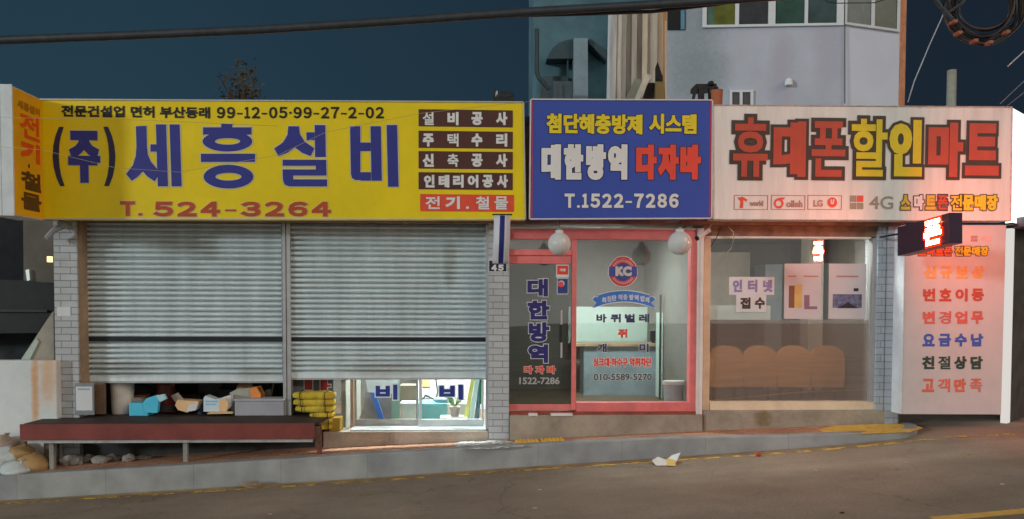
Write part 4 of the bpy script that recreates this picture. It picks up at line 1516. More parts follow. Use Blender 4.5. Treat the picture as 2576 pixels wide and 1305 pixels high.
# ------------------------------------------------------------------ long bench on the pavement, things on and under it
bzt = P(420, 1064, -.58).z
bx0, bx1 = P(50, 1085, -.58).x, P(792, 1085, -.58).x
bt = thing('display_bench', ((bx0 + bx1) / 2, -.2, zback(-4)), 'long low bench with a red brown steel front below the left shutter', 'bench')
MB().box(bx0 + .03, bx1 + .05, -.55, .36, bzt - .03, bzt + .002).build('deck', M_dbrown, bt, bevel=.004)
z0 = P(420, 1104, -.58).z
MB().box(bx0, bx1, -.585, -.552, z0, bzt - .004).build('front_beam', M_steelred, bt, bevel=.004)
MB().box(bx0 + .06, bx1 - .03, -.54, -.50, z0 - .045, z0 - .001).build('lower_rail', mat('pale_rail', (.5, .5, .48), .6, .35, 6), bt)
for x in (128, 465, 802):
    q = P(x, 1110, -.5)
    MB().box(q.x - .025, q.x + .025, -.495, -.44, zside(q.x, -.45) - .02, bzt - .031 if x != 465 else z0 - .046).build('leg', mat('grey_leg', (.3, .29, .27), .7, .3) if x != 802 else M_steelred, bt)
q = P(805, 1070, -.58)
MB().box(bx1 + .002, bx1 + .06, -.58, -.5, z0 - .1, bzt - .04).build('end_plate', mat('rust_plate', (.13, .06, .035), .8, .5, 9), bt)

DZ = bzt + .003


def onb(x0, x1, y0, Yi):
    a, c, _, z1 = R(x0, y0, x1, y0 + 5, Yi)
    return a, c, DZ, z1


# white bucket
a, c, z0, z1 = onb(266, 324, 962, .18)
r = (c - a) / 2
t = thing('bucket', ((a + c) / 2, .18 + r, DZ), 'large off white plastic bucket under the left shutter', 'bucket')
MB().lathe(((a + c) / 2, .18 + r, DZ), [(r * .86, 0), (r * .9, .02), (r, .42)], 24).build('body', mat('bucket_white', (.74, .68, .6), .5, .15), t, smooth=False)
MB().lathe(((a + c) / 2, .18 + r, DZ + .42), [(r * 1.04, 0), (r * 1.04, .03), (r * .9, .03)], 24).build('rim', mat('bucket_rim', (.55, .52, .47), .5), t)
# notice and frame
t = thing('notice_board', P(212, 1035, .0), 'white printed notice on a grey board at the left shutter foot', 'notice')
MB().rbox(189, 962, 236, 1042, -.08, -.062).build('board', mat('notice_grey', (.25, .27, .3), .6), t)
MB().rbox(191, 971, 232, 1031, -.084, -.081).build('sheet', M_paper, t)
MB().rbox(195, 975, 226, 980, -.086, -.0845).build('print', mat('notice_print', A(130, 150, 160), .6), t)
tag(MB().rbox(237, 962, 262, 1040, .03, .08).build('timber_post', mat('brown_post', (.2, .12, .07), .7, .3)), 'brown timber post between the notice and the white bucket', 'post')
# red brown drum
a, c, z0, z1 = onb(384, 432, 955, .5)
t = thing('drum', ((a + c) / 2, .6, DZ), 'shiny dark red plastic drum under the left shutter', 'drum')
r = (c - a) / 2
MB().lathe(((a + c) / 2, .5 + r, zf), [(r * .97, 0), (r, .05), (r, .55), (r * .95, .57), (r, .59), (r, 1.0)], 24).build('body', mat('drum_red', (.16, .035, .028), .25, .15), t)
MB().lathe(((a + c) / 2, .5 + r, zf + 1.0), [(r * 1.03, 0), (r * 1.03, .04), (r * .5, .05)], 24).build('rim', mat('drum_rim', (.12, .03, .025), .3), t)


def flatbox(name, x0, x1, y0, Yi, dep, m, label, cat, bevel=.006, y1=None, **kw):
    a, c, z0, z1 = onb(x0, x1, y0, Yi)
    if y1:
        z0 = R(x0, y0, x1, y1, Yi)[2]
    return tag(MB().box(a, c, Yi, Yi + dep, z0, z1).build(name, m, bevel=bevel), label, cat)


# cyan plastic trays
t = thing('plastic_tray', P(360, 1038, .05), 'bright cyan plastic tray lying with a second piece leaning on it', 'tray')
a, c, z0, z1 = onb(324, 372, 1012, .05)
MB().box(a, c, .05, .25, DZ, z1).build('body', M_cyan, t, bevel=.01)
MB().pslab([(366, 1035), (394, 1036), (398, 1008), (402, 1000), (392, 994), (368, 1002), (361, 1012)], .03, .06).build('leaning_piece', M_cyan, t, bevel=.006)
MB().pslab([(392, 994), (412, 990), (418, 1002), (402, 1010)], .02, .05).build('flap', mat('cyan_pale', A(150, 190, 200), .5), t)
flatbox('small_carton', 328, 354, 1000, .28, .15, mat('pale_carton', (.42, .37, .33), .8), 'small pale carton behind the cyan tray', 'box', y1=1030)
flatbox('orange_box', 337, 366, 992, .46, .16, mat('dull_orange', (.36, .12, .05), .6), 'dull orange box in the dark behind the cyan tray', 'box')
t = thing('open_carton', P(470, 1030, .1), 'torn open cardboard box with one flap raised, left of the white carton', 'box')
a, c, z0, z1 = onb(444, 492, 1018, .1)
MB().pslab([(440, 1018), (446, 1005), (498, 1008), (492, 1030), (470, 1036), (448, 1030)], .06, .2).build('body', M_card, t)
MB().pslab([(430, 994), (448, 986), (472, 1016), (448, 1021)], .10, .015).build('flap', mat('card_grey', (.30, .26, .21), .8), t)
MB().pslab([(470, 1034), (492, 1031), (499, 1010), (474, 1018)], .04, .012).build('label_face', M_paper, t)
t = thing('white_carton', P(545, 1032, .1), 'white and blue printed carton with a crumpled top on the bench', 'box')
MB().pslab([(512, 1034), (512, 1000), (516, 994), (540, 1003), (566, 999), (566, 1034)], .06, .16).build('body', mat('carton_white', A(206, 224, 232), .6, .06), t)
MB().pslab([(552, 1034), (552, 1003), (566, 1000), (575, 1014), (570, 1034)], .05, .008).build('side_panel', M_card, t)
MB().pslab([(560, 998), (580, 992), (582, 1020), (574, 1028), (566, 1004)], .10, .1).build('flap', M_paper, t)
MB().rbox(517, 1006, 546, 1010, .055, .0585).rbox(517, 1014, 542, 1017, .055, .0585).build('print', mat('carton_print', A(120, 160, 186), .6), t)
t = thing('sack', P(615, 1010, .2), 'pale sack with an orange end lying behind the grey box', 'sack')
MB().pslab([(588, 1040), (584, 990), (600, 982), (632, 980), (636, 1030)], .22, .2).build('body', mat('sack_pale', (.42, .42, .36), .8, .12), t, bevel=.03)
MB().pslab([(632, 980), (643, 976), (652, 992), (650, 1006), (638, 1012)], .20, .2).build('end', M_orange, t, bevel=.02)
a, c, z0, z1 = onb(590, 714, 1002, .04)
t = thing('polystyrene_box', ((a + c) / 2, .04, DZ), 'long grey foam box on the bench beside the shutter post', 'box')
MB().box(a, c, .04, .3, DZ, z1 - .03).build('body', mat('foam_grey', (.40, .41, .45), .7, .12), t, bevel=.01)
MB().box(a - .01, c + .01, .03, .31, z1 - .029, z1).build('lid', mat('foam_lid', (.46, .47, .5), .7, .1), t, bevel=.008)
q = P(420, 1030, .3)
t = thing('hose_coil', V((q.x, .3, DZ)), 'small dark coil of hose lying between the cyan tray and the torn box', 'hose')
pts = [V((q.x + (.10 - .012 * (k // 16)) * math.cos(k * math.pi / 8), .32 + .08 * math.sin(k * math.pi / 8), DZ + .015 + .0016 * k)) for k in range(49)]
MB().tube(pts, .012, 6).build('coil', mat('hose_grey', (.08, .085, .09), .4), t, smooth=True)
q = P(503, 1030, .2)
t = thing('paint_can', V((q.x, .25, DZ)), 'small blue paint can between the torn box and the white carton', 'can')
MB().lathe((q.x, .25, DZ), [(.045, 0), (.045, .12), (.047, .121), (.047, .128), (.03, .13)], 16).build('body', mat('can_blue', (.03, .06, .17), .3), t)
q = P(580, 1034, .0)
tag(MB().pslab([(520, 1040), (584, 1039), (580, 1035), (524, 1036)], .02, .12).build('flat_card', M_card), 'flattened strip of cardboard under the white carton', 'cardboard')
q = P(598, 972, .34)
t = thing('cable_reel', V((q.x, .4, DZ)), 'orange brown bundle hanging above the pale sack', 'bundle')
MB().lump((q.x + .05, .45, P(600, 975, .4).z), .09, .06, .10, 44, .25).build('body', mat('bundle_orange', (.42, .22, .10), .6, .2), t, smooth=True)
MB().tube([V((q.x + .05, .45, P(600, 975, .4).z + .08)), V((q.x + .05, .45, zc))], .006, 6).build('cord', M_dark, t)
q = P(690, 985, .5)
tag(MB().tube([V((q.x - .1, .55, DZ)), V((q.x + .06, .7, 1.0))], .012, 6).build('pole', mat('handle_wood', (.3, .24, .17), .7)), 'thin wooden handle standing in the dark behind the foam box', 'pole')
rnd2 = random.Random(3)
for i in range(7):
    x = 290 + i * 58 + rnd2.uniform(-14, 14)
    Yi = 0.9 + rnd2.uniform(0, .5)
    q = P(x, 1000, Yi)
    s_ = rnd2.uniform(.10, .2)
    lab = ['dim brown paint tin in the dark behind the white bucket', 'dim grey pipe coil box behind the red drum', 'dim brown box left of the red drum', 'dim dark crate behind the torn cardboard box',
           'dim grey tin behind the white carton', 'dim brown crate behind the pale sack', 'dim dark box beside the shutter post'][i]
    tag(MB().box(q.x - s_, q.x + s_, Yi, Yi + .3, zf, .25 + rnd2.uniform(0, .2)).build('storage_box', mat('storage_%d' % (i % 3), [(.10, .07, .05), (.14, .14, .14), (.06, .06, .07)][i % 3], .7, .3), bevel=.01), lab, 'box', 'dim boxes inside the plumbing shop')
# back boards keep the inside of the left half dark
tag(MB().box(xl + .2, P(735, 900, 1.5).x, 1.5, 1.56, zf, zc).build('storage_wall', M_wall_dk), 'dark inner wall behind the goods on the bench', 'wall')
xq = P(868, 900, .5).x
tag(MB().box(xq - .02, xq + .04, .3, 1.6, zf, zc).build('inner_wall', mat('inner_grey', (.30, .30, .27), .8)), 'grey inner wall at the left of the glass doors', 'wall')

# under the bench: low wall of the base and rubble
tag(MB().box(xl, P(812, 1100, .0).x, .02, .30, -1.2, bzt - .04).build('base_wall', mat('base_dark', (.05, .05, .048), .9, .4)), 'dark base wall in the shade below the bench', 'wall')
rub = [(168, 1172, .09, .075), (205, 1172, .07, .05), (190, 1160, .10, .07), (222, 1165, .09, .06), (252, 1165, .12, .05), (285, 1160, .08, .05), (323, 1158, .08, .06), (362, 1152, .1, .03)]
words = ['squat grey stone nearest the white wall', 'small pale stone below the bench front', 'flat broken block at the back under the bench', 'pale lumpy rubble stone under the bench', 'long flat rubble piece under the bench',
         'small brown stone under the middle of the bench', 'square pale block under the bench', 'thin flat scrap under the bench right of the square block']
for i, (x, y, r1, r2) in enumerate(rub):
    q = P(x, y, -.30 + .12 * (i % 2))
    zz = zside(q.x, q.y)
    tag(MB().lump((q.x, q.y, zz + r2 * .7), r1, r1 * .7, r2, 30 + i, .22).build('rubble_stone', mat('rubble_%d' % (i % 2), [(.30, .28, .25), (.22, .2, .17)][i % 2], .9, .3, 12)), words[i], 'stone', 'rubble under the bench')

# yellow strapped bundles
def sq_(v):
    return math.copysign(abs(v) ** .45, v)


M_yb = mat('yellow_woven', (.62, .46, .04), .7, .25, 9, bump=.5, bscale=60)
ybs = [(733, 838, 986, 1004), (735, 838, 1004, 1021), (740, 838, 1021, 1037), (776, 836, 1037, 1052), (788, 836, 1052, 1066), (795, 834, 1066, 1080)]
for i, (x0, x1, y0, y1) in enumerate(ybs):
    a, c, z0, z1 = R(x0, y0, x1, y1, -.08)
    lab = ['topmost', 'second from the top', 'third from the top', 'third from the bottom', 'second from the bottom', 'lowest'][i] + ' yellow woven bundle in the strapped stack beside the bench end'
    t = thing('yellow_bundle', ((a + c) / 2, .05, z0), lab, 'bundle', 'stack of yellow bundles')
    prof = []
    n_ = 10
    mb = MB()
    ring_n = 12
    rows_ = []
    for k in range(n_ + 1):
        u = k / n_
        xk = a + (c - a) * u
        ro = (.55 + .45 * min(1, 4 * min(u, 1 - u))) * (1 + .05 * math.sin(9 * u + i))
        rows_.append([V((xk, .06 + .14 * ro * sq_(math.cos(2 * math.pi * (j + .5) / ring_n)), (z0 + z1) / 2 + (z1 - z0) * .56 * ro * sq_(math.sin(2 * math.pi * (j + .5) / ring_n)))) for j in range(ring_n)])
    mb.add([p for r_ in rows_ for p in r_], [(k * ring_n + j, k * ring_n + (j + 1) % ring_n, (k + 1) * ring_n + (j + 1) % ring_n, (k + 1) * ring_n + j) for k in range(n_) for j in range(ring_n)]
           + [tuple(reversed(range(ring_n))), tuple(range(n_ * ring_n, (n_ + 1) * ring_n))])
    mb.build('body', M_yb, t, smooth=True)
    for u in (.2, .8):
        xk = a + (c - a) * u
        MB().tube([V((xk, .06 + .149 * sq_(math.cos((k + .5) * math.pi / 6)), (z0 + z1) / 2 + (z1 - z0) * .59 * sq_(math.sin((k + .5) * math.pi / 6)))) for k in range(13)], .006, 5).build('strap', M_dark, t)
a, c, z0, z1 = R(828, 1050, 856, 1078, -.02)
tag(MB().box(a, c, -.02, .2, R(828, 1050, 856, 1084, -.02)[2], z1).build('yellow_crate', mat('ochre_crate', (.42, .28, .04), .7, .2), bevel=.01), 'small ochre crate at the right of the yellow bundles', 'crate')

# ------------------------------------------------------------------ glass sliding doors under the right shutter
YDR = .24
MB_d = []
M_frame_d = mat('dull_frame', (.36, .35, .33), .5, .2, 6, metal=.2)
M_frame_b = mat('bright_frame', (.62, .66, .66), .4, .1, 6, metal=.2)
M_clear = glass_mat('clear_door_glass', .05)


def slide(x0, x1, m, label, lx0, lx1, Y):
    a, c, zb, zt = R(x0, 945, x1, 1074, Y)
    t = thing('sliding_door', ((a + c) / 2, Y, zb), label, 'door', 'glass sliding doors of the plumbing shop')
    zt = zc - .3
    zr = P((x0 + x1) / 2, 1053, Y).z
    f = MB()
    f.box(a, c, Y, Y + .04, zb, zr)
    f.box(a, a + .035, Y, Y + .04, zr, zt)
    f.box(c - .03, c, Y, Y + .04, zr, zt)
    f.build('frame', m, t, bevel=.004)
    MB().box(a + .036, c - .031, Y + .015, Y + .021, zr, zt).build('glass_pane', M_clear, t)
    hw = (lx1 - lx0) / 2
    text([('비', quad_of(lx0, 966, lx1, 1004, Y + .014))], mat('door_blue', A(30, 44, 110), .5), t, .013, .004, M_lwhite, .013)
    return t


slide(890, 1052, M_frame_d, 'glass sliding door with dull frame, plastic sheets and blue strip behind', 945, 1000, YDR + .06)
slide(1054, 1217, M_frame_b, 'brightly lit glass sliding door with a potted plant behind', 1105, 1165, YDR)
a, c, z0, z1 = R(884, 1074, 1222, 1084, .12)
tag(MB().box(a, c, -.02, .36, z0, z1 - .002).build('door_sill', M_frame_b, bevel=.004), 'pale metal sill under the glass sliding doors', 'sill')
a, c, z0, z1 = R(880, 950, 888, 1076, .18)
tag(MB().box(a, c, .215, .3, zf, sh_t).build('door_jamb', M_tan), 'tan jamb at the left of the glass sliding doors', 'post')
t = thing('glass_sign', P(798, 970, .32), 'grey glazed panel with cut off red letters above the yellow bundles', 'window')
a, c, z0, z1 = R(738, 955, 838, 1060, .33)
MB().box(a, c, .33, .345, zf, 1.6).build('panel', mat('grey_pane', (.12, .12, .115), .25, .1), t)
z_ = []
for x0, x1, y0, y1 in ((766, 786, 960, 979), (806, 823, 960, 980), (823.2, 832, 966, 972)):
    z_.append((x0, x1, y0, y1))
mbr, mbw = MB(), MB()
for k, (x0, x1, y0, y1) in enumerate(z_):
    mbr.rbox(x0, y0 - 14, x1, y1, .322, .3235) if k < 2 else mbr.rbox(x0, y0, x1, y1, .322, .3235)
    mbw.rbox(x0 - 2, y0 - 14 if k < 2 else y0 - 2, x1 + 2, y1 + 2, .325 + .0006 * k, .3256 + .0006 * k)
mbw.build('lettering_outline', M_lwhite, t)
mbr.build('lettering', mat('oxblood_letters', A(140, 40, 38), .5), t)
# inside the lit room
zfl = zf + .002
xb0 = P(1040, 1000, 1.6).x
tag(MB().box(xb0, xm1 - .1, 2.3, 2.36, zf, zc).build('inner_wall', mat('white_inner', (.78, .8, .78), .7)), 'white inner wall of the lit plumbing shop', 'wall')
cbx = thing('counter', (P(1120, 1040, 1.2).x, 1.2, zf), 'low teal and white counter inside the lit shop', 'counter')
a, c, z0, z1 = R(1050, 1014, 1178, 1050, 1.2)
MB().box(a, a + (c - a) * .58, 1.2, 1.7, zf, z1).build('body', mat('teal_counter', (.18, .5, .55), .5), cbx)
MB().box(a + (c - a) * .581, c, 1.2, 1.7, zf, z1 - .001).build('body', mat('white_counter', (.62, .66, .62), .5), cbx)
t = thing('potted_plant', (P(1138, 1045, .55).x, .55, zf), 'small potted plant behind the lit sliding door', 'plant')
q = P(1138, 1045, .55)
zbp = P(1138, 1046, .55).z
MB().box(q.x - .16, q.x + .2, .45, .68, zf, zbp).build('stand', M_lwhite, t)
MB().lathe((q.x + .03, .55, zbp), [(.055, 0), (.075, .13), (.08, .135)], 16).build('pot', mat('grey_pot', (.34, .28, .26), .7), t)
lf = MB()
for i in range(26):
    a_ = rnd.uniform(0, 6.28)
    ln = rnd.uniform(.08, .2)
    tl_ = rnd.uniform(.6, 1.4)
    d = V((math.cos(a_) * .6, math.sin(a_) * .4, tl_)).normalized()
    p0 = V((q.x + .03, .55, zbp + .12))
    p1 = p0 + d * ln
    p2 = p1 + V((math.cos(a_) * .07, math.sin(a_) * .05, -.01))
    w_ = d.cross(V((math.sin(a_), -math.cos(a_), .2))).normalized() * .018
    lf.add([p0, p1 - w_, p2, p1 + w_], [(0, 1, 2, 3)])
lf.build('leaves', mat('pale_leaves', (.22, .38, .14), .5, .3, 20), t)
t = thing('plastic_bucket', P(1030, 1048, .6), 'pale square plastic tub with a rim behind the dull sliding door', 'tub')
a, c, z0, z1 = R(1008, 1012, 1050, 1052, .62)
MB().box(a, c - .01, .62, .9, zf, z1 - .03).build('body', mat('tub_pale', (.55, .62, .58), .4), t, bevel=.02)
MB().box(a - .01, c, .61, .91, z1 - .029, z1).build('rim', mat('tub_rim', (.62, .7, .66), .4), t, bevel=.006)
flatbox('cardboard_box', 1006, 1048, 968, .95, .3, mat('box_brown', (.2, .16, .11), .8), 'brown cardboard box behind the pale plastic tub', 'box', y1=1010)


def lean(name, pix, Y0, Y1_, th, m, label, cat, group=None):
    """board leaning: bottom edge at Y0, top edge at Y1_; pix bl, br, tr, tl"""
    ps = [P(*pix[0], Y0), P(*pix[1], Y0), P(*pix[2], Y1_), P(*pix[3], Y1_)]
    return tag(MB().slab(ps, (0, th, 0)).build(name, m), label, cat, group)


lean('plastic_sheet', [(905, 1052), (1000, 1052), (1000, 948), (930, 948)], .5, .62, .02, mat('grey_sheet', (.28, .26, .24), .35, .3, 4), 'wrinkled grey plastic sheet leaning behind the dull sliding door', 'sheet')
lean('blue_pipe', [(952, 1052), (966, 1052), (936, 960), (922, 960)], .45, .5, .03, mat('blue_pipe', (.05, .16, .5), .4), 'slanting blue strip leaning behind the dull sliding door', 'strip')
lean('plastic_sheet', [(985, 1052), (1006, 1052), (1006, 952), (985, 952)], .46, .5, .02, mat('green_sheet', (.25, .42, .34), .4), 'narrow pale green plastic panel beside the tub', 'panel')
lean('white_sheet', [(925, 985), (1002, 990), (1002, 945), (918, 945)], .44, .47, .01, mat('white_sheet', (.75, .8, .8), .4), 'bright white plastic wrap at the top of the dull sliding door', 'wrap')
lean('leaning_board', [(1166, 1052), (1178, 1052), (1196, 945), (1186, 945)], .5, .62, .05, mat('yellow_green', (.62, .6, .16), .5), 'slanting yellow green board inside the lit door', 'board')
lean('leaning_board', [(1179, 1052), (1190, 1052), (1208, 945), (1197, 945)], .52, .62, .05, mat('pale_aqua', (.55, .75, .74), .5), 'slanting pale aqua board next to the yellow green one', 'board')
lean('leaning_board', [(1193, 1052), (1206, 1052), (1212, 945), (1206, 945)], .6, .66, .05, mat('steel_blue', (.16, .28, .34), .5), 'slanting steel blue board inside the lit door', 'board')
a, c, z0, z1 = R(1206, 945, 1213, 1015, .3)
tag(MB().box(a, c, .33, .36, z0, z1 + .4).build('green_strip', mat('deep_green', (.0, .16, .07), .5)), 'deep green upright strip at the right of the lit door', 'strip')
t = thing('desk_clutter', P(1090, 1000, 1.22), 'small grey pump standing on the teal counter', 'pump')
zct = R(1050, 1014, 1178, 1050, 1.2)[3] + .001
q = P(1120, 1010, 1.35)
MB().lump((q.x - .02, 1.35, zct + .035), .15, .07, .05, 9, .1).build('body', mat('pump_grey', (.16, .22, .26), .4), t, smooth=True)
MB().tube([V((q.x - .15, 1.35, zct + .04)), V((q.x - .28, 1.35, zct + .10)), V((q.x - .34, 1.35, zct + .02))], .014, 6).build('pipe', M_dark, t)
for k, (x0, y0, x1, y1, cc) in enumerate(((1062, 950, 1082, 972, (.8, .5, .25)), (1062, 975, 1080, 1000, (.62, .66, .68)))):
    a, c, z0, z1 = R(x0, y0, x1, y1, 2.25)
    tag(MB().box(a, c, 2.27, 2.296, z0, z1).build('wall_note', mat('note_%d' % k, cc, .6)), ['orange note pinned on the white inner wall', 'pale grey note pinned low on the white inner wall'][k], 'note', 'notes on the inner wall')
q = P(1096, 985, 2.2)
tag(MB().tube([q + V((0, 0, .22)), q + V((.03, 0, .0)), q + V((-.01, 0, -.16))], .012, 6).build('hanging_cable', M_dark), 'short dark cable hanging on the white inner wall', 'cable')

# ------------------------------------------------------------------ left edge: alley, low wall, bags
wallm = mat('limewash', A(178, 184, 184), .8, .1, 2, bump=.2, bscale=30)
q1, q2 = P(88, 985, -.16), P(122, 960, -.16)
stain_or_shade(wallm, [(q1.x, q1.z, .055, .55, .75), (q2.x, q2.z + .15, .10, .40, .42), (P(118, 930, -.16).x, q2.z + .1, .16, .5, .3)], A(176, 120, 48))
a, c, z0, z1 = R(-400, 905, 144, 1190, -.16)
tag(MB().box(a, c, -.16, .0, -1.2, z1).build('low_wall', wallm, bevel=.012), 'low whitewashed wall with rust streaks at the left edge', 'wall')
tag(MB().pslab([(52, 903), (136, 903), (134, 781), (127, 790)], .06, .12).build('stair_parapet', mat('parapet', A(132, 128, 116), .85, .15)), 'sloping grey concrete parapet above the low white wall', 'wall')
tag(MB().pslab([(53, 903), (75, 903), (97, 858), (90, 850)], .04, .015).build('parapet_cap', mat('pale_cap', A(150, 162, 154), .8)), 'pale edge piece on the sloping parapet', 'capping')
t = thing('canopy', P(60, 770, .6), 'black sagging canopy over the alley left of the shops', 'canopy')
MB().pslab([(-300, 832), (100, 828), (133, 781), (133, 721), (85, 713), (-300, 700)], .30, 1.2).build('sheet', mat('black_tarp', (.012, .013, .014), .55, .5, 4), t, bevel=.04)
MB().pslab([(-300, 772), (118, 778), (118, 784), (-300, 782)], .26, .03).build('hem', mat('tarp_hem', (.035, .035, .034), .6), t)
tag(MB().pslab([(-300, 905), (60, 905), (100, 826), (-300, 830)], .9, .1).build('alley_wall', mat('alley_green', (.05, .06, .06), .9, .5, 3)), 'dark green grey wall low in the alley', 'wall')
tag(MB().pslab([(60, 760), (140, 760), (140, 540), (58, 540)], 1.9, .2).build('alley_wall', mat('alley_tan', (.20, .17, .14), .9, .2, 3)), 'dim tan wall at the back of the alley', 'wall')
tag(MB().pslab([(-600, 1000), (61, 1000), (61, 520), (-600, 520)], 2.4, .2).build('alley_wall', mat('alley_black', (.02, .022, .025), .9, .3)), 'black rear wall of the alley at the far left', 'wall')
t = thing('wall_lamp', P(126, 652, -.02), 'tiny lit yellow lamp on the left edge of the pillar', 'lamp')
q = P(126, 652, .0)
MB().box(q.x - .022, q.x + .022, -.03, .02, q.z - .028, q.z + .028).build('lens', emis('amber_lamp', (1, .72, .3), 2.0), t)
MB().box(q.x - .03, q.x + .03, .021, .06, q.z - .036, q.z + .036).build('housing', M_dark, t)
q = P(67, 690, 1.8)
tag(MB().slab([P(64, 678, 1.85), P(70, 676, 1.85), P(72, 702, 1.85), P(68, 705, 1.85)], (0, .03, 0)).build('white_reflection', emis('reflection_glow', (.8, .95, .9), .6)), 'small white reflection painted as glow in the dark alley', 'window')  # white reflection put in as a small glowing strip
q = P(164, 783, -.062)
tag(MB().rbox(143, 771, 177, 794, -.066, -.061).build('pillar_notice', M_paper), 'blank white paper label on the left brick pillar', 'label')
# clutter of pipes above the left pillar
t = thing('bracket_pipes', P(170, 575, -.15), 'cluster of grey pipes and brackets above the left brick pillar', 'pipe')
MB().tube([P(118, 600, -.2), P(135, 580, -.22), P(165, 568, -.2), P(190, 575, -.18)], .035, 8).build('pipe', mat('grey_pipe', (.3, .31, .33), .5), t)
MB().tube([P(185, 560, -.2), P(188, 592, -.18)], .022, 8).tube([P(150, 560, -.2), P(172, 572, -.22)], .04, 8).build('bracket', M_alud, t)

M_bagw = mat('white_bag', (.62, .68, .68), .35, .12, 9, bump=.3, bscale=14)
M_bagt = mat('tan_bag', (.44, .27, .11), .6, .2, 6, bump=.3, bscale=14)
bags = [(18, 1146, .14, .09, M_bagw, 'white plastic bag on top of the heap at the far left'), (57, 1137, .13, .10, M_bagt, 'small tan sack behind the white bags'),
        (78, 1170, .21, .13, M_bagt, 'large tan sack slumped beside the low white wall'), (44, 1178, .19, .085, M_bagw, 'clear white plastic bag lying in front of the tan sack'),
        (-6, 1168, .14, .10, M_bagw, 'white bag cut off by the left edge'), (12, 1112, .13, .08, mat('pink_tan_bag', (.45, .34, .27), .7, .2), 'pinkish brown sack leaning on the low white wall')]
for i, (x, y, r1, r2, m_, lab) in enumerate(bags):
    Yb = (-.36, -.33, -.40, -.52, -.42, -.26)[i]
    q = P(x, y, Yb)
    t = thing('rubbish_bag', (q.x, Yb, q.z - r2), lab, 'bag', 'rubbish bags by the low wall')
    MB().lump((q.x, Yb, q.z), r1, r1 * .8, r2, 60 + i, .22, 22, 14).build('bag', m_, t, smooth=True)
    MB().lathe((q.x + r1 * .3, Yb - r1 * .1, q.z + r2 * .85), [(.02, 0), (.012, .02), (.035, .05)], 8).build('knot', m_, t)
a, c, z0, z1 = R(112, 1111, 146, 1186, -.22)
tag(MB().box(a, c, -.24, -.17, z0 - .1, z1).build('timber_block', mat('mud_brown', (.2, .15, .1), .9, .4, 8), bevel=.01), 'mud brown block standing against the end of the low wall', 'block')

# ------------------------------------------------------------------ roof clutter and buildings behind
ZR = ZT + .142
rf = mat('weathered_plank', A(170, 154, 136), .85, .22, 5, bump=.3, streak=True)
edges = [1130, 1182, 1235, 1298, 1350, 1412, 1474, 1536, 1598, 1650, 1714, 1776, 1822]
tint = [(168, 172, 174), (156, 152, 146), (164, 156, 146), (140, 134, 126), (152, 146, 136), (146, 138, 128), (142, 136, 128), (166, 152, 136), (160, 150, 138), (156, 146, 132), (166, 150, 130), (150, 108, 66)]
labs = {0: 'pale blue grey plank at the left end of the upright plank row', 11: 'orange brown plank at the right end of the upright plank row', 10: 'light plank second from the right end of the upright row',
        1: 'greyish plank second from the left end of the upright row', 7: 'warm toned plank right of the middle of the upright row'}
for i in range(len(edges) - 1):
    e0, e1 = edges[i], edges[i + 1]
    sk = -30 * (1 - i / 12.0)
    top = 118 - (i * 3) - rnd.uniform(0, 30)
    Yp = 2.7 + rnd.uniform(-.05, .05)
    f = lambda x, y: P(x / 4.70 + 1290.5, y / 4.70, Yp)
    pts = [f(e0 + sk + 2, 1250), f(e1 + sk - 2, 1250), f(e1 - 2, top), f(e0 + 2, top + rnd.uniform(-6, 6))]
    pts[0].z = pts[1].z = ZR
    lab = labs.get(i, 'weathered beige plank standing in the middle of the upright row')
    tag(MB().slab(pts, (0, .05, 0)).build('plank', mat('plank_%d' % i, A(*tint[i]), .85, .25, 4, bump=.3, streak=True)), lab, 'plank', 'planks standing upright on the roof')


def pz(pix, Y, dep, name, m, label, cat, group=None, rest=True):
    pts = [P(x / 4.70 + 1290.5, y / 4.70, Y) for x, y in pix]
    return tag(MB().slab(pts, (0, dep, 0)).build(name, m), label, cat, group)


pz([(1415, 1240), (1470, 1240), (1640, 900), (1570, 865)], 2.2, .06, 'leaning_plank', mat('lean_plank', A(166, 158, 144), .85, .2), 'slanting grey plank leaning against the upright row', 'plank')
pz([(1300, 1240), (1425, 1240), (1560, 950), (1440, 930), (1380, 1080)], 2.4, .05, 'leaning_plank', mat('lean_sheet', A(120, 118, 106), .85, .2), 'wide slanting grey board low in the upright plank row', 'board')
pz([(1510, 1240), (1680, 1240), (1672, 980), (1600, 985)], 2.3, .08, 'dark_crate', mat('dark_crate', (.03, .025, .022), .8), 'dark slatted crate at the foot of the plank row', 'crate')
pz([(1690, 985), (1770, 985), (1768, 900), (1712, 735), (1688, 800)], 2.3, .05, 'black_sack', mat('black_sack', (.02, .018, .016), .7), 'black pointed sack hanging on the right planks', 'sack')
pz([(1690, 1240), (1790, 1240), (1782, 970), (1692, 968)], 2.2, .25, 'olive_crate', mat('olive_crate', A(110, 92, 56), .8), 'olive brown box at the right foot of the planks', 'box')
pz([(1800, 1240), (1815, 1240), (1815, 250), (1803, 250)], 2.2, .04, 'thin_batten', rf, 'thin pale batten at the right edge of the plank row', 'batten')

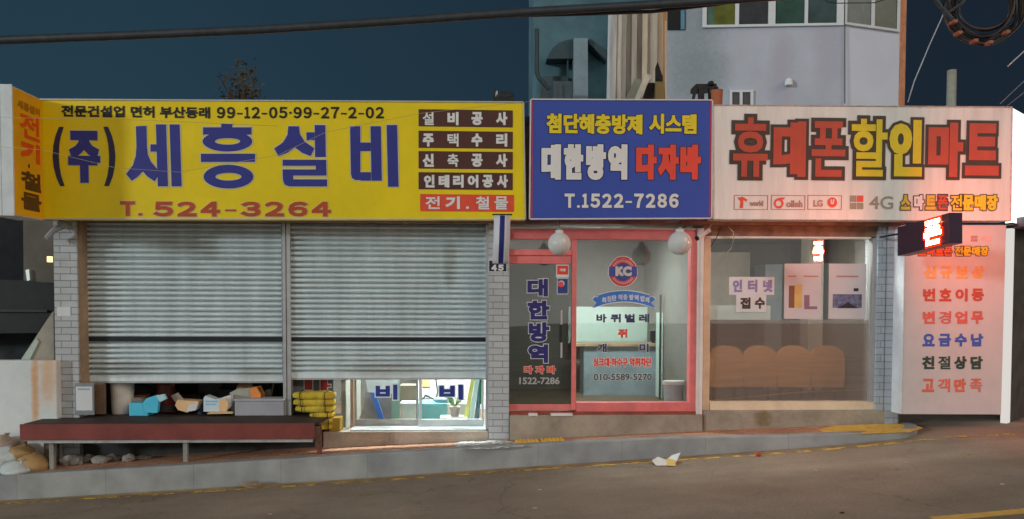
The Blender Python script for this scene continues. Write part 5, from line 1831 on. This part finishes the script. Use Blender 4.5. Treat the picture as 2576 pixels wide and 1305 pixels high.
# black stool with terracotta pot
st_ = thing('stool', V((P(1778, 255, 1.4).x, 1.5, ZR)), 'upside down black plastic stool on the roof right of the blue sign', 'stool')
f4 = lambda x, y, Y=1.4: P(x / 3.892 + 1654.5, y / 3.892, Y)
MB().slab([f4(375, 870), f4(470, 870), f4(580, 860), f4(578, 822), f4(375, 825)], (0, .3, 0)).build('seat', M_dark, st_)
for k, (xa, ya, xb_, yb_, wd) in enumerate(((375, 850, 335, 1010, 12), (430, 860, 430, 1010, 26), (530, 860, 530, 1010, 24), (580, 850, 635, 1020, 12))):
    MB().slab([f4(xb_ - wd, yb_ + 60), f4(xb_ + wd, yb_ + 60), f4(xa + wd, ya), f4(xa - wd, ya)], (0, .05 + .01 * k, 0)).build('leg', M_dark, st_)
MB().lump(f4(520, 825), .05, .05, .04, 2).build('knob', M_dark, st_)
q = f4(578, 980, 1.3)
tag(MB().lathe((q.x, 1.3, ZR), [(.06, 0), (.085, q.z - ZR + .12), (.09, q.z - ZR + .13)], 14).build('plant_pot', mat('terracotta', A(150, 84, 56), .8)), 'terracotta pot beside the black stool on the roof', 'pot')
# sitting cat-like bag on the yellow sign end
t = thing('roof_bag', P(1265, 252, .2), 'dark and white bundle lying on the right end of the yellow sign', 'bundle')
zt = P(1265, 256, .2).z
MB().lump(P(1272, 244, .2), .12, .1, .07, 5, .2).build('body', mat('dark_bundle', (.03, .035, .045), .7), t)
MB().pslab([(1245, 258), (1256, 258), (1251, 228), (1247, 232)], .15, .05).build('tip', mat('pale_bundle', (.5, .5, .48), .6), t)
MB().pslab([(1242, 240), (1247, 246), (1249, 226), (1243, 222)], .16, .05).build('ear', M_dark, t)
MB().box(P(1240, 250, .2).x, P(1292, 250, .2).x, .08, .35, ZR, P(1265, 250, .2).z).build('base', M_dark, t)

# teal building behind
tb = thing('teal_building', P(1510, 200, 7), 'dim teal house wall behind the blue sign with a dark awning', 'building')
M_teal = mat('teal_plaster', (.10, .20, .24), .9, .3, 1.2)
a, c, z0, z1 = R(1342, -300, 1700, 300, 7.4)
MB().box(a, c, 7.4, 9, -1, z1).build('wall', M_teal, tb)
f3 = lambda x, y, Y: P(x / 4.70 + 1290.5, y / 4.70, Y)
MB().slab([f3(720, 1300, 6.9), f3(888, 1300, 6.9), f3(884, 455, 6.9), f3(720, 455, 6.9)], (0, .3, 0)).build('pillar', mat('pale_pillar', (.24, .33, .37), .8, .15, 2), tb)
pts = [(400, 700), (430, 630), (480, 560), (540, 515), (620, 482), (720, 462), (720, 695)]
MB().slab([f3(*p, 7.0) for p in pts], (0, .38, 0)).build('awning', mat('awning_dark', (.05, .085, .10), .8), tb)
MB().slab([f3(890, 470, 7.0), f3(920, 462, 7.0), f3(1110, 600, 7.0), f3(1110, 715, 7.0), f3(905, 525, 7.0)], (0, .38, 0)).build('awning', MATS['awning_dark'], tb)
MB().slab([f3(640, 700, 7.05), f3(655, 700, 7.05), f3(655, 1300, 7.05), f3(640, 1300, 7.05)], (0, .1, 0)).build('post', MATS['awning_dark'], tb)
MB().tube([f3(282, 350, 7.0), f3(282, 860, 7.0), f3(310, 930, 7.0), f3(430, 1060, 7.0)], [.05, .05, .05, .05], 10).build('drainpipe', mat('drain_dark', (.035, .06, .07), .6), tb)
MB().slab([f3(880, 720, 7.3), f3(1120, 720, 7.3), f3(1120, 1300, 7.3), f3(880, 1300, 7.3)], (0, .08, 0)).build('lower_wall', mat('teal_lower', (.08, .20, .24), .9, .3, 1.5), tb)
MB().slab([f3(300, 1300, 7.3), f3(640, 1300, 7.3), f3(640, 905, 7.3), f3(360, 905, 7.3)], (0, .08, 0)).build('lower_wall', mat('grey_lower', (.07, .10, .11), .9, .4, 2), tb)
t = thing('air_conditioner', f3(590, 1200, 6.2), 'dark louvred air conditioner box behind the blue sign', 'air conditioner')
q0, q1 = f3(475, 1240, 6.2), f3(700, 960, 6.2)
MB().box(q0.x, q1.x, 6.2, 6.6, ZT, q1.z).build('body', mat('ac_dark', (.06, .10, .12), .5), t, bevel=.02)
lv = MB()
for k in range(6):
    xk = q0.x + (q1.x - q0.x) * (.08 + .07 * k)
    lv.box(xk, xk + .02, 6.17, 6.199, ZT + .05, q1.z - .08)
lv.build('louvre', mat('ac_louvre', (.10, .13, .14), .5), t)

# grey corner building
GA, GB, GC_ = P(1672, 100, 6.1), P(2124, 100, 5.6), P(2263, 100, 6.05)
GD = P(2279, 100, 6.25)
gb = thing('grey_building', (GB.x, 6.5, 3), 'pale grey two storey building with white framed bay windows', 'building')


def wall_q(Aw, Bw, z0, z1):
    return [V((Aw.x, Aw.y, z0)), V((Bw.x, Bw.y, z0)), V((Bw.x, Bw.y, z1)), V((Aw.x, Aw.y, z1))]


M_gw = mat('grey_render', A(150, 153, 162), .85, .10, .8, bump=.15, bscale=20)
zw1 = 11.0
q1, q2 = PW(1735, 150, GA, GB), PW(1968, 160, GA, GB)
stain_or_shade(M_gw, [(q1.x, q1.z + .2, .80, 1.6, .75), (q1.x + .3, q1.z - .3, .65, .5, .5)], A(112, 122, 128))  # cast shadow on the left of the wall, painted in as darker patches
stain_or_shade(M_gw, [(q2.x, q2.z - .2, .30, .9, .5), (PW(2085, 130, GA, GB).x, q2.z + .2, .35, 1.0, .45)], A(142, 132, 146))
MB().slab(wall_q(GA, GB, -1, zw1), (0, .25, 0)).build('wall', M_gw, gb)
MB().slab(wall_q(GB + V((.003, 0, 0)), GC_, -1, zw1), (0, .25, 0)).build('wall', mat('grey_render_lit', A(206, 212, 226), .85, .06, .8, bump=.15, bscale=20), gb)  # same render in a lighter colour, painting in the light on this face
MB().slab(wall_q(GC_ + V((.003, 0.003, 0)), GD, -1, zw1), (0, .3, 0)).build('brick_strip', mat('orange_lit_brick', A(236, 160, 124), .85, .3, 6), gb)  # orange light on the brick is put into its colour
MB().slab([V((GA.x, 9.5, -1)), V((GD.x, 9.5, -1)), V((GD.x, 9.5, zw1)), V((GA.x, 9.5, zw1))], (0, .1, 0)).build('rear_wall', M_gw, gb)
MB().slab([V((GD.x - .12, GD.y + .31, -1)), V((GD.x - .12, 9.49, -1)), V((GD.x - .12, 9.49, zw1)), V((GD.x - .12, GD.y + .31, zw1))], (.1, 0, 0)).build('wall', M_gw, gb)
MB().slab([V((GA.x, GA.y, zw1)), V((GB.x, GB.y, zw1)), V((GC_.x, GC_.y, zw1)), V((GD.x, 9.6, zw1)), V((GA.x, 9.6, zw1))], (0, 0, .2)).build('roof', M_roof, gb)
M_wf = mat('window_white', (.74, .76, .78), .5, .05)


def gwin(Aw, Bw, xs_, ybl, ybr, panes, mats):
    """window strip from picture x positions; frame proud of the wall, panes inside"""
    n = V((Bw.y - Aw.y, -(Bw.x - Aw.x), 0)).normalized()
    n = n if n.y < 0 else -n
    zt_ = 10.2

    def pp(x, y, o):
        return PW(x, y, Aw, Bw) + n * o
    x0, x1 = xs_[0], xs_[-1]
    fr_ = MB()
    sill = [pp(x0, ybl, .05), pp(x1, ybr, .05), pp(x1, ybr - 6, .05), pp(x0, ybl - 6, .05)]
    fr_.slab(sill, -n * .048)
    for a_, b_ in mats:
        ya, yb_ = ybl + (ybr - ybl) * (a_ - x0) / (x1 - x0), ybl + (ybr - ybl) * (b_ - x0) / (x1 - x0)
        p0, p1 = pp(a_, ya - 6, .045), pp(b_, yb_ - 6, .045)
        fr_.slab([p0, p1, V((p1.x, p1.y, zt_)), V((p0.x, p0.y, zt_))], -n * .04)
    w_ = fr_.build('window', M_wf, gb)
    for (a_, b_, col) in panes:
        ya, yb_ = ybl + (ybr - ybl) * (a_ - x0) / (x1 - x0), ybl + (ybr - ybl) * (b_ - x0) / (x1 - x0)
        p0, p1 = pp(a_, ya - 6, .02), pp(b_, yb_ - 6, .02)
        MB().slab([p0, p1, V((p1.x, p1.y, zt_)), V((p0.x, p0.y, zt_))], -n * .015).build('pane', mat('pane_%d' % int(a_), col, .12, .35, 2.5), w_)


d4 = lambda x: x / 3.892 + 1654.5
gwin(GA, GB, [d4(435), d4(1815)], 72, 66, [(d4(478), d4(548), (.08, .15, .12)), (d4(549), d4(752), (.13, .14, .02)), (d4(794), d4(1075), (.045, .05, .055)), (d4(1150), d4(1430), (.035, .09, .07)), (d4(1467), d4(1745), (.05, .085, .085))],
     [(d4(435), d4(476)), (d4(754), d4(792)), (d4(1078), d4(1147)), (d4(1433), d4(1465)), (d4(1747), d4(1815))])
gwin(GB, GC_, [d4(1822), d4(2355)], 64, 83, [(d4(1840), d4(2080), (.09, .13, .13)), (d4(2110), d4(2332), (.07, .10, .07))],
     [(d4(1822), d4(1838)), (d4(2082), d4(2108)), (d4(2335), d4(2355))])
nG = V((GB.y - GA.y, -(GB.x - GA.x), 0)).normalized()
nG = nG if nG.y < 0 else -nG
o = MB().slab([PW(1679, 77, GA, GB) + nG * .02, PW(1724, 77, GA, GB) + nG * .02, PW(1724, -40, GA, GB) + nG * .02, PW(1679, -40, GA, GB) + nG * .02], -nG * .015).build('window', mat('dark_pane', (.006, .008, .01), .2), gb)
MB().slab([PW(1712, 76, GA, GB) + nG * .03, PW(1722, 76, GA, GB) + nG * .03, PW(1722, -40, GA, GB) + nG * .03, PW(1712, -40, GA, GB) + nG * .03], -nG * .008).build('sash', mat('blue_sash', (.12, .28, .4), .4), o)
# small white window low on the wall
wn = MB()
zb_ = PW(1860, 272, GA, GB).z - .3
for x0, x1, y0, y1 in ((1835, 1841, 228, 300), (1860, 1867, 234, 300), (1887, 1894, 228, 300), (1841.2, 1886.8, 229, 234)):
    wn.slab([PW(x0, y1, GA, GB) + nG * .05, PW(x1, y1, GA, GB) + nG * .05, PW(x1, y0, GA, GB) + nG * .05, PW(x0, y0, GA, GB) + nG * .05], -nG * .045)
wn = wn.build('window', M_wf, gb)
MB().slab([PW(1841, 300, GA, GB) + nG * .02, PW(1887, 300, GA, GB) + nG * .02, PW(1887, 234, GA, GB) + nG * .02, PW(1841, 234, GA, GB) + nG * .02], -nG * .015).build('pane', mat('taupe_pane', (.10, .09, .085), .3), wn)
q = PW(1982, 210, GA, GB) + nG * .06
t = thing('wall_vent', q, 'tiny white hooded vent on the grey building wall', 'vent')
MB().lathe(q + V((0, 0, -.06)), [(.075, 0), (.075, .07), (.055, .12), (.02, .14)], 14).build('hood', mat('vent_white', (.85, .88, .88), .4), t)
MB().tube([q, q - nG * .09], .05, 10).build('duct', M_alud, t)
tag(MB().tube([PW(2123.5, y, GA, GB) + V((0, -.03, 0)) for y in (-60, 100, 262)], .012, 6).build('wall_cable', mat('cable_grey', (.12, .12, .13), .6)), 'thin dark cable running down the grey building corner', 'cable')

# beige pole at the right
q0 = P(2392, 300, 3.5)
tag(MB().tube([V((q0.x, 3.5, -.5)), V((q0.x, 3.5, P(2392, 178, 3.5).z))], [.09, .075], 14).build('pole', mat('beige_pole', (.34, .33, .27), .8, .3, 3)), 'short beige pole standing behind the white phone shop sign', 'pole')

# ------------------------------------------------------------------ tree behind the yellow sign
def twig_tree():
    base = P(610, 250, 5)
    t = thing('tree', (base.x, 5, 0), 'sparse brownish tree top showing behind the yellow sign', 'tree')
    tr = MB()
    lf = MB()
    g = random.Random(11)
    tr.tube([V((base.x, 5, -.5)), V((base.x, 5, 2.6)), V((base.x + .03, 5, base.z)), V((base.x + .05, 5, base.z + .25))], [.13, .1, .06, .02], 8)
    ends = []
    for (x, y) in ((560, 205), (552, 192), (580, 225), (595, 190), (600, 200), (612, 176), (622, 190), (628, 205), (640, 195), (645, 225), (585, 240), (615, 215), (655, 240), (570, 240), (605, 235), (635, 240)):
        p = P(x, y, 5 + g.uniform(-.4, .4))
        s_ = V((base.x + g.uniform(-.05, .05), 5, base.z - g.uniform(.0, .6)))
        m_ = (p + s_) / 2 + V((g.uniform(-.1, .1), g.uniform(-.1, .1), .05))
        tr.tube([s_, m_, p], [.025, .014, .005], 5)
        ends.append(p)
        k = 5 if x < 575 else 17
        for _ in range(k):
            c_ = p + V((g.gauss(0, .09), g.gauss(0, .12), g.gauss(0, .10)))
            u_ = V((g.gauss(0, 1), g.gauss(0, 1), g.gauss(0, 1))).normalized()
            v_ = u_.orthogonal().normalized()
            l_ = g.uniform(.03, .06)
            lf.add([c_ - u_ * l_, c_ + v_ * l_ * .5, c_ + u_ * l_, c_ - v_ * l_ * .5], [(0, 1, 2, 3)])
    tr.build('trunk', mat('bark', (.08, .055, .035), .9), t)
    lf.build('crown', mat('dry_leaves', (.10, .088, .055), .7, .5, 30), t)


twig_tree()

# ------------------------------------------------------------------ overhead cables
def cable(pix, Y, r, m, name, label):
    pts = [P(x, y, Y) for x, y in pix]
    return tag(MB().tube(pts, r, 10).build(name, m, smooth=True), label, 'cable')


M_cab = mat('black_cable', (.042, .048, .055), .45, .3, 20, spec=.6)
cable([(-1500, 200), (-600, 146), (0, 102), (325, 90), (650, 76), (1000, 54), (1340, 30), (1640, 13), (1900, -4), (2600, -55)], -4.6, .028, M_cab, 'overhead_cable', 'thick dark cable sweeping across the top of the picture')
cable([(1200, 42), (1440, 37), (1640, 30), (1800, 12), (2000, -20)], -4.55, .012, M_cab, 'overhead_cable', 'thinner dark cable sagging just under the thick one')
cable([(2070, -6), (2082, 6), (2100, 9), (2200, 8), (2225, 0), (2240, -10)], -3, .004, M_dark, 'loop_cable', 'thin drooping cable across the white framed windows')
M_thin = mat('thin_pale_cable', (.5, .52, .54), .5)
cable([(2378, 26), (2340, 110), (2300, 205), (2284, 258)], -.5, .007, M_thin, 'guy_wire', 'thin pale wire slanting down beside the grey building')
cable([(2640, 70), (2576, 130), (2535, 168)], -1.0, .007, M_thin, 'guy_wire', 'short pale wire slanting below the cable coil')
cable([(2640, 150), (2576, 205), (2516, 262)], -.4, .005, mat('dim_wire', (.2, .22, .24), .5), 'guy_wire', 'upper dim wire running to the right end of the white sign')
cable([(2660, 175), (2590, 222), (2528, 272)], -.4, .004, MATS['dim_wire'], 'guy_wire', 'lower dim wire running to the right end of the white sign')
M_fine = mat('fine_wire', (.52, .46, .22), .5)
cable([(-60, 292), (30, 297), (330, 302), (700, 318)], -1.3, .002, M_fine, 'fine_wire', 'upper fine pale wire crossing the left of the yellow sign')
cable([(-60, 365), (105, 378), (290, 423), (450, 434), (700, 391), (820, 333), (1050, 287), (1165, 274), (1335, 256)], -1.2, .002, M_fine, 'fine_wire', 'long fine pale wire dipping across the big navy letters')
# the yellow centre line at the bottom right corner
ca_, cb_ = onroad(2338, 1301), onroad(2576, 1290)
roadstrip('road_centre_line', ca_.x, ca_.x + 4, (ca_.y + cb_.y) / 2, 0.13, M_ydash, 12)

# coil of cable
ccx, ccy = 2474, 12
t = thing('cable_coil', P(ccx, ccy, -2.2), 'big brown black coil of cable hanging at the top right corner', 'cable coil')
g = random.Random(5)
for k in range(9):
    rr_ = 64 + k * 5.0 + g.uniform(-3, 3)
    dx, dy = g.uniform(-5, 5), g.uniform(-6, 6)
    pts = []
    for i in range(41):
        a_ = 2 * math.pi * i / 40
        pts.append(P(ccx + dx + rr_ * math.cos(a_) * (1 + .03 * math.sin(3 * a_ + k)), ccy + dy + rr_ * .98 * math.sin(a_) * (1 + .03 * math.cos(2 * a_ + k)), -2.2 + .05 * math.sin(a_ * 2 + k) + .012 * k))
    MB().tube(pts, g.uniform(.010, .016), 8, cap=False).build('loop', mat('coil_%d' % (k % 3), [(.03, .026, .026), (.06, .034, .024), (.022, .022, .026)][k % 3], .4, .3), t, smooth=True)
for k, (x, y, a_) in enumerate(((2532, 82, .3), (2490, 108, .1), (2452, 104, .6), (2412, 84, .9), (2400, 56, 1.2))):
    q = P(x, y, -2.24)
    MB().box(q.x - .02, q.x + .02, -2.27, -2.18, q.z - .014, q.z + .014).build('tie', mat('coil_tie', A(130, 76, 58), .6), t)
MB().tube([P(2340, -20, -2.2), P(2366, 18, -2.2), P(2384, 34, -2.2), P(2420, 10, -2.2), P(2440, -30, -2.2)], .02, 8).tube([P(2374, 28, -2.2), P(2398, 52, -2.2), P(2420, 70, -2.2)], .022, 8).build('lead', M_cab, t)

# ------------------------------------------------------------------ litter on the road
t = thing('paper_litter', onroad(1668, 1165), 'crumpled white paper with a yellow corner lying in the gutter', 'litter')


def scrap(pix, lift, m, name):
    mb = MB()
    pts = []
    for i, (x, y) in enumerate(pix):
        p = onroad(x, y)
        p.z = zkb(p.x) + .006
        p += V((0, 0, lift[i]))
        pts.append(p)
    mb.slab(pts, (0, 0, .003))
    return mb.build(name, m, t)


scrap([(1640, 1165), (1650, 1171), (1684, 1171), (1686, 1162), (1655, 1160)], [.03, 0, 0, .01, .05], mat('litter_white', (.72, .72, .70), .6), 'sheet')
scrap([(1672, 1163), (1700, 1166), (1712, 1158), (1690, 1158)], [.012, .01, .09, .06], MATS['litter_white'], 'sheet')
scrap([(1676, 1172), (1700, 1173), (1698, 1164), (1678, 1162)], [.005, .005, .03, .04], mat('litter_yellow', (.75, .5, .12), .6), 'yellow_sheet')
q = onroad(1908, 1146)
tag(MB().lathe(q + V((0, 0, .0)), [(.022, 0), (.03, .02), (.02, .045), (.005, .05)], 10).build('bottle_cap', mat('cap_red', (.5, .05, .03), .4)), 'tiny red cap lying against the kerb', 'cap')
q = onroad(632, 1226)
tag(MB().lump(q + V((0, .0, .04)), .12, .06, .05, 8, .3).build('stone', mat('tan_stone', (.34, .27, .2), .9, .3)), 'small tan heap of debris at the foot of the kerb', 'debris')
lit = [(1345, 1278, (.5, .5, .5)), (3100 / 1.511, 1183, (.6, .5, .45)), (2280, 1163, (.6, .5, .45)), (2520, 1218, (.6, .5, .45)), (1357, 1232, (.55, .45, .4)), (2118, 1290, (.03, .05, .03)), (680, 1293, (.5, .4, .3)), (2437, 1142, (.5, .4, .05))]
wl = ['pale speck of litter low on the road below the litter paper', 'pale paper scrap on the road right of the red cap', 'small pale scrap on the road below the yellow patch', 'pale scrap on the road near the right edge', 'tan scrap on the road in front of the brick pillar',
      'dark leaf on the road near the bottom right', 'tan crumb on the road below the left bench', 'yellow leaf on the road near the right edge']
for k, (x, y, cc) in enumerate(lit):
    q = onroad(x, y)
    tag(MB().lump(q + V((0, 0, .006)), .022, .016, .008, 80 + k, .3, 8, 5).build('scrap', mat('scrap_%d' % k, cc, .7)), wl[k], 'litter', 'scraps on the road')

# step edge pieces at the red shop
for k, (x0, x1) in enumerate(((1330, 1352), (1386, 1440))):
    a, c, z0, z1 = R(x0, 1041, x1, 1044, -.11)
    tag(MB().box(a, c, -.13, -.02, z1 - .016, z1 - .001 + .012).build('metal_strip', M_lwhite), ['short pale strip on the step below the red door', 'long pale strip on the step below the red door'][k], 'strip', 'strips on the step')
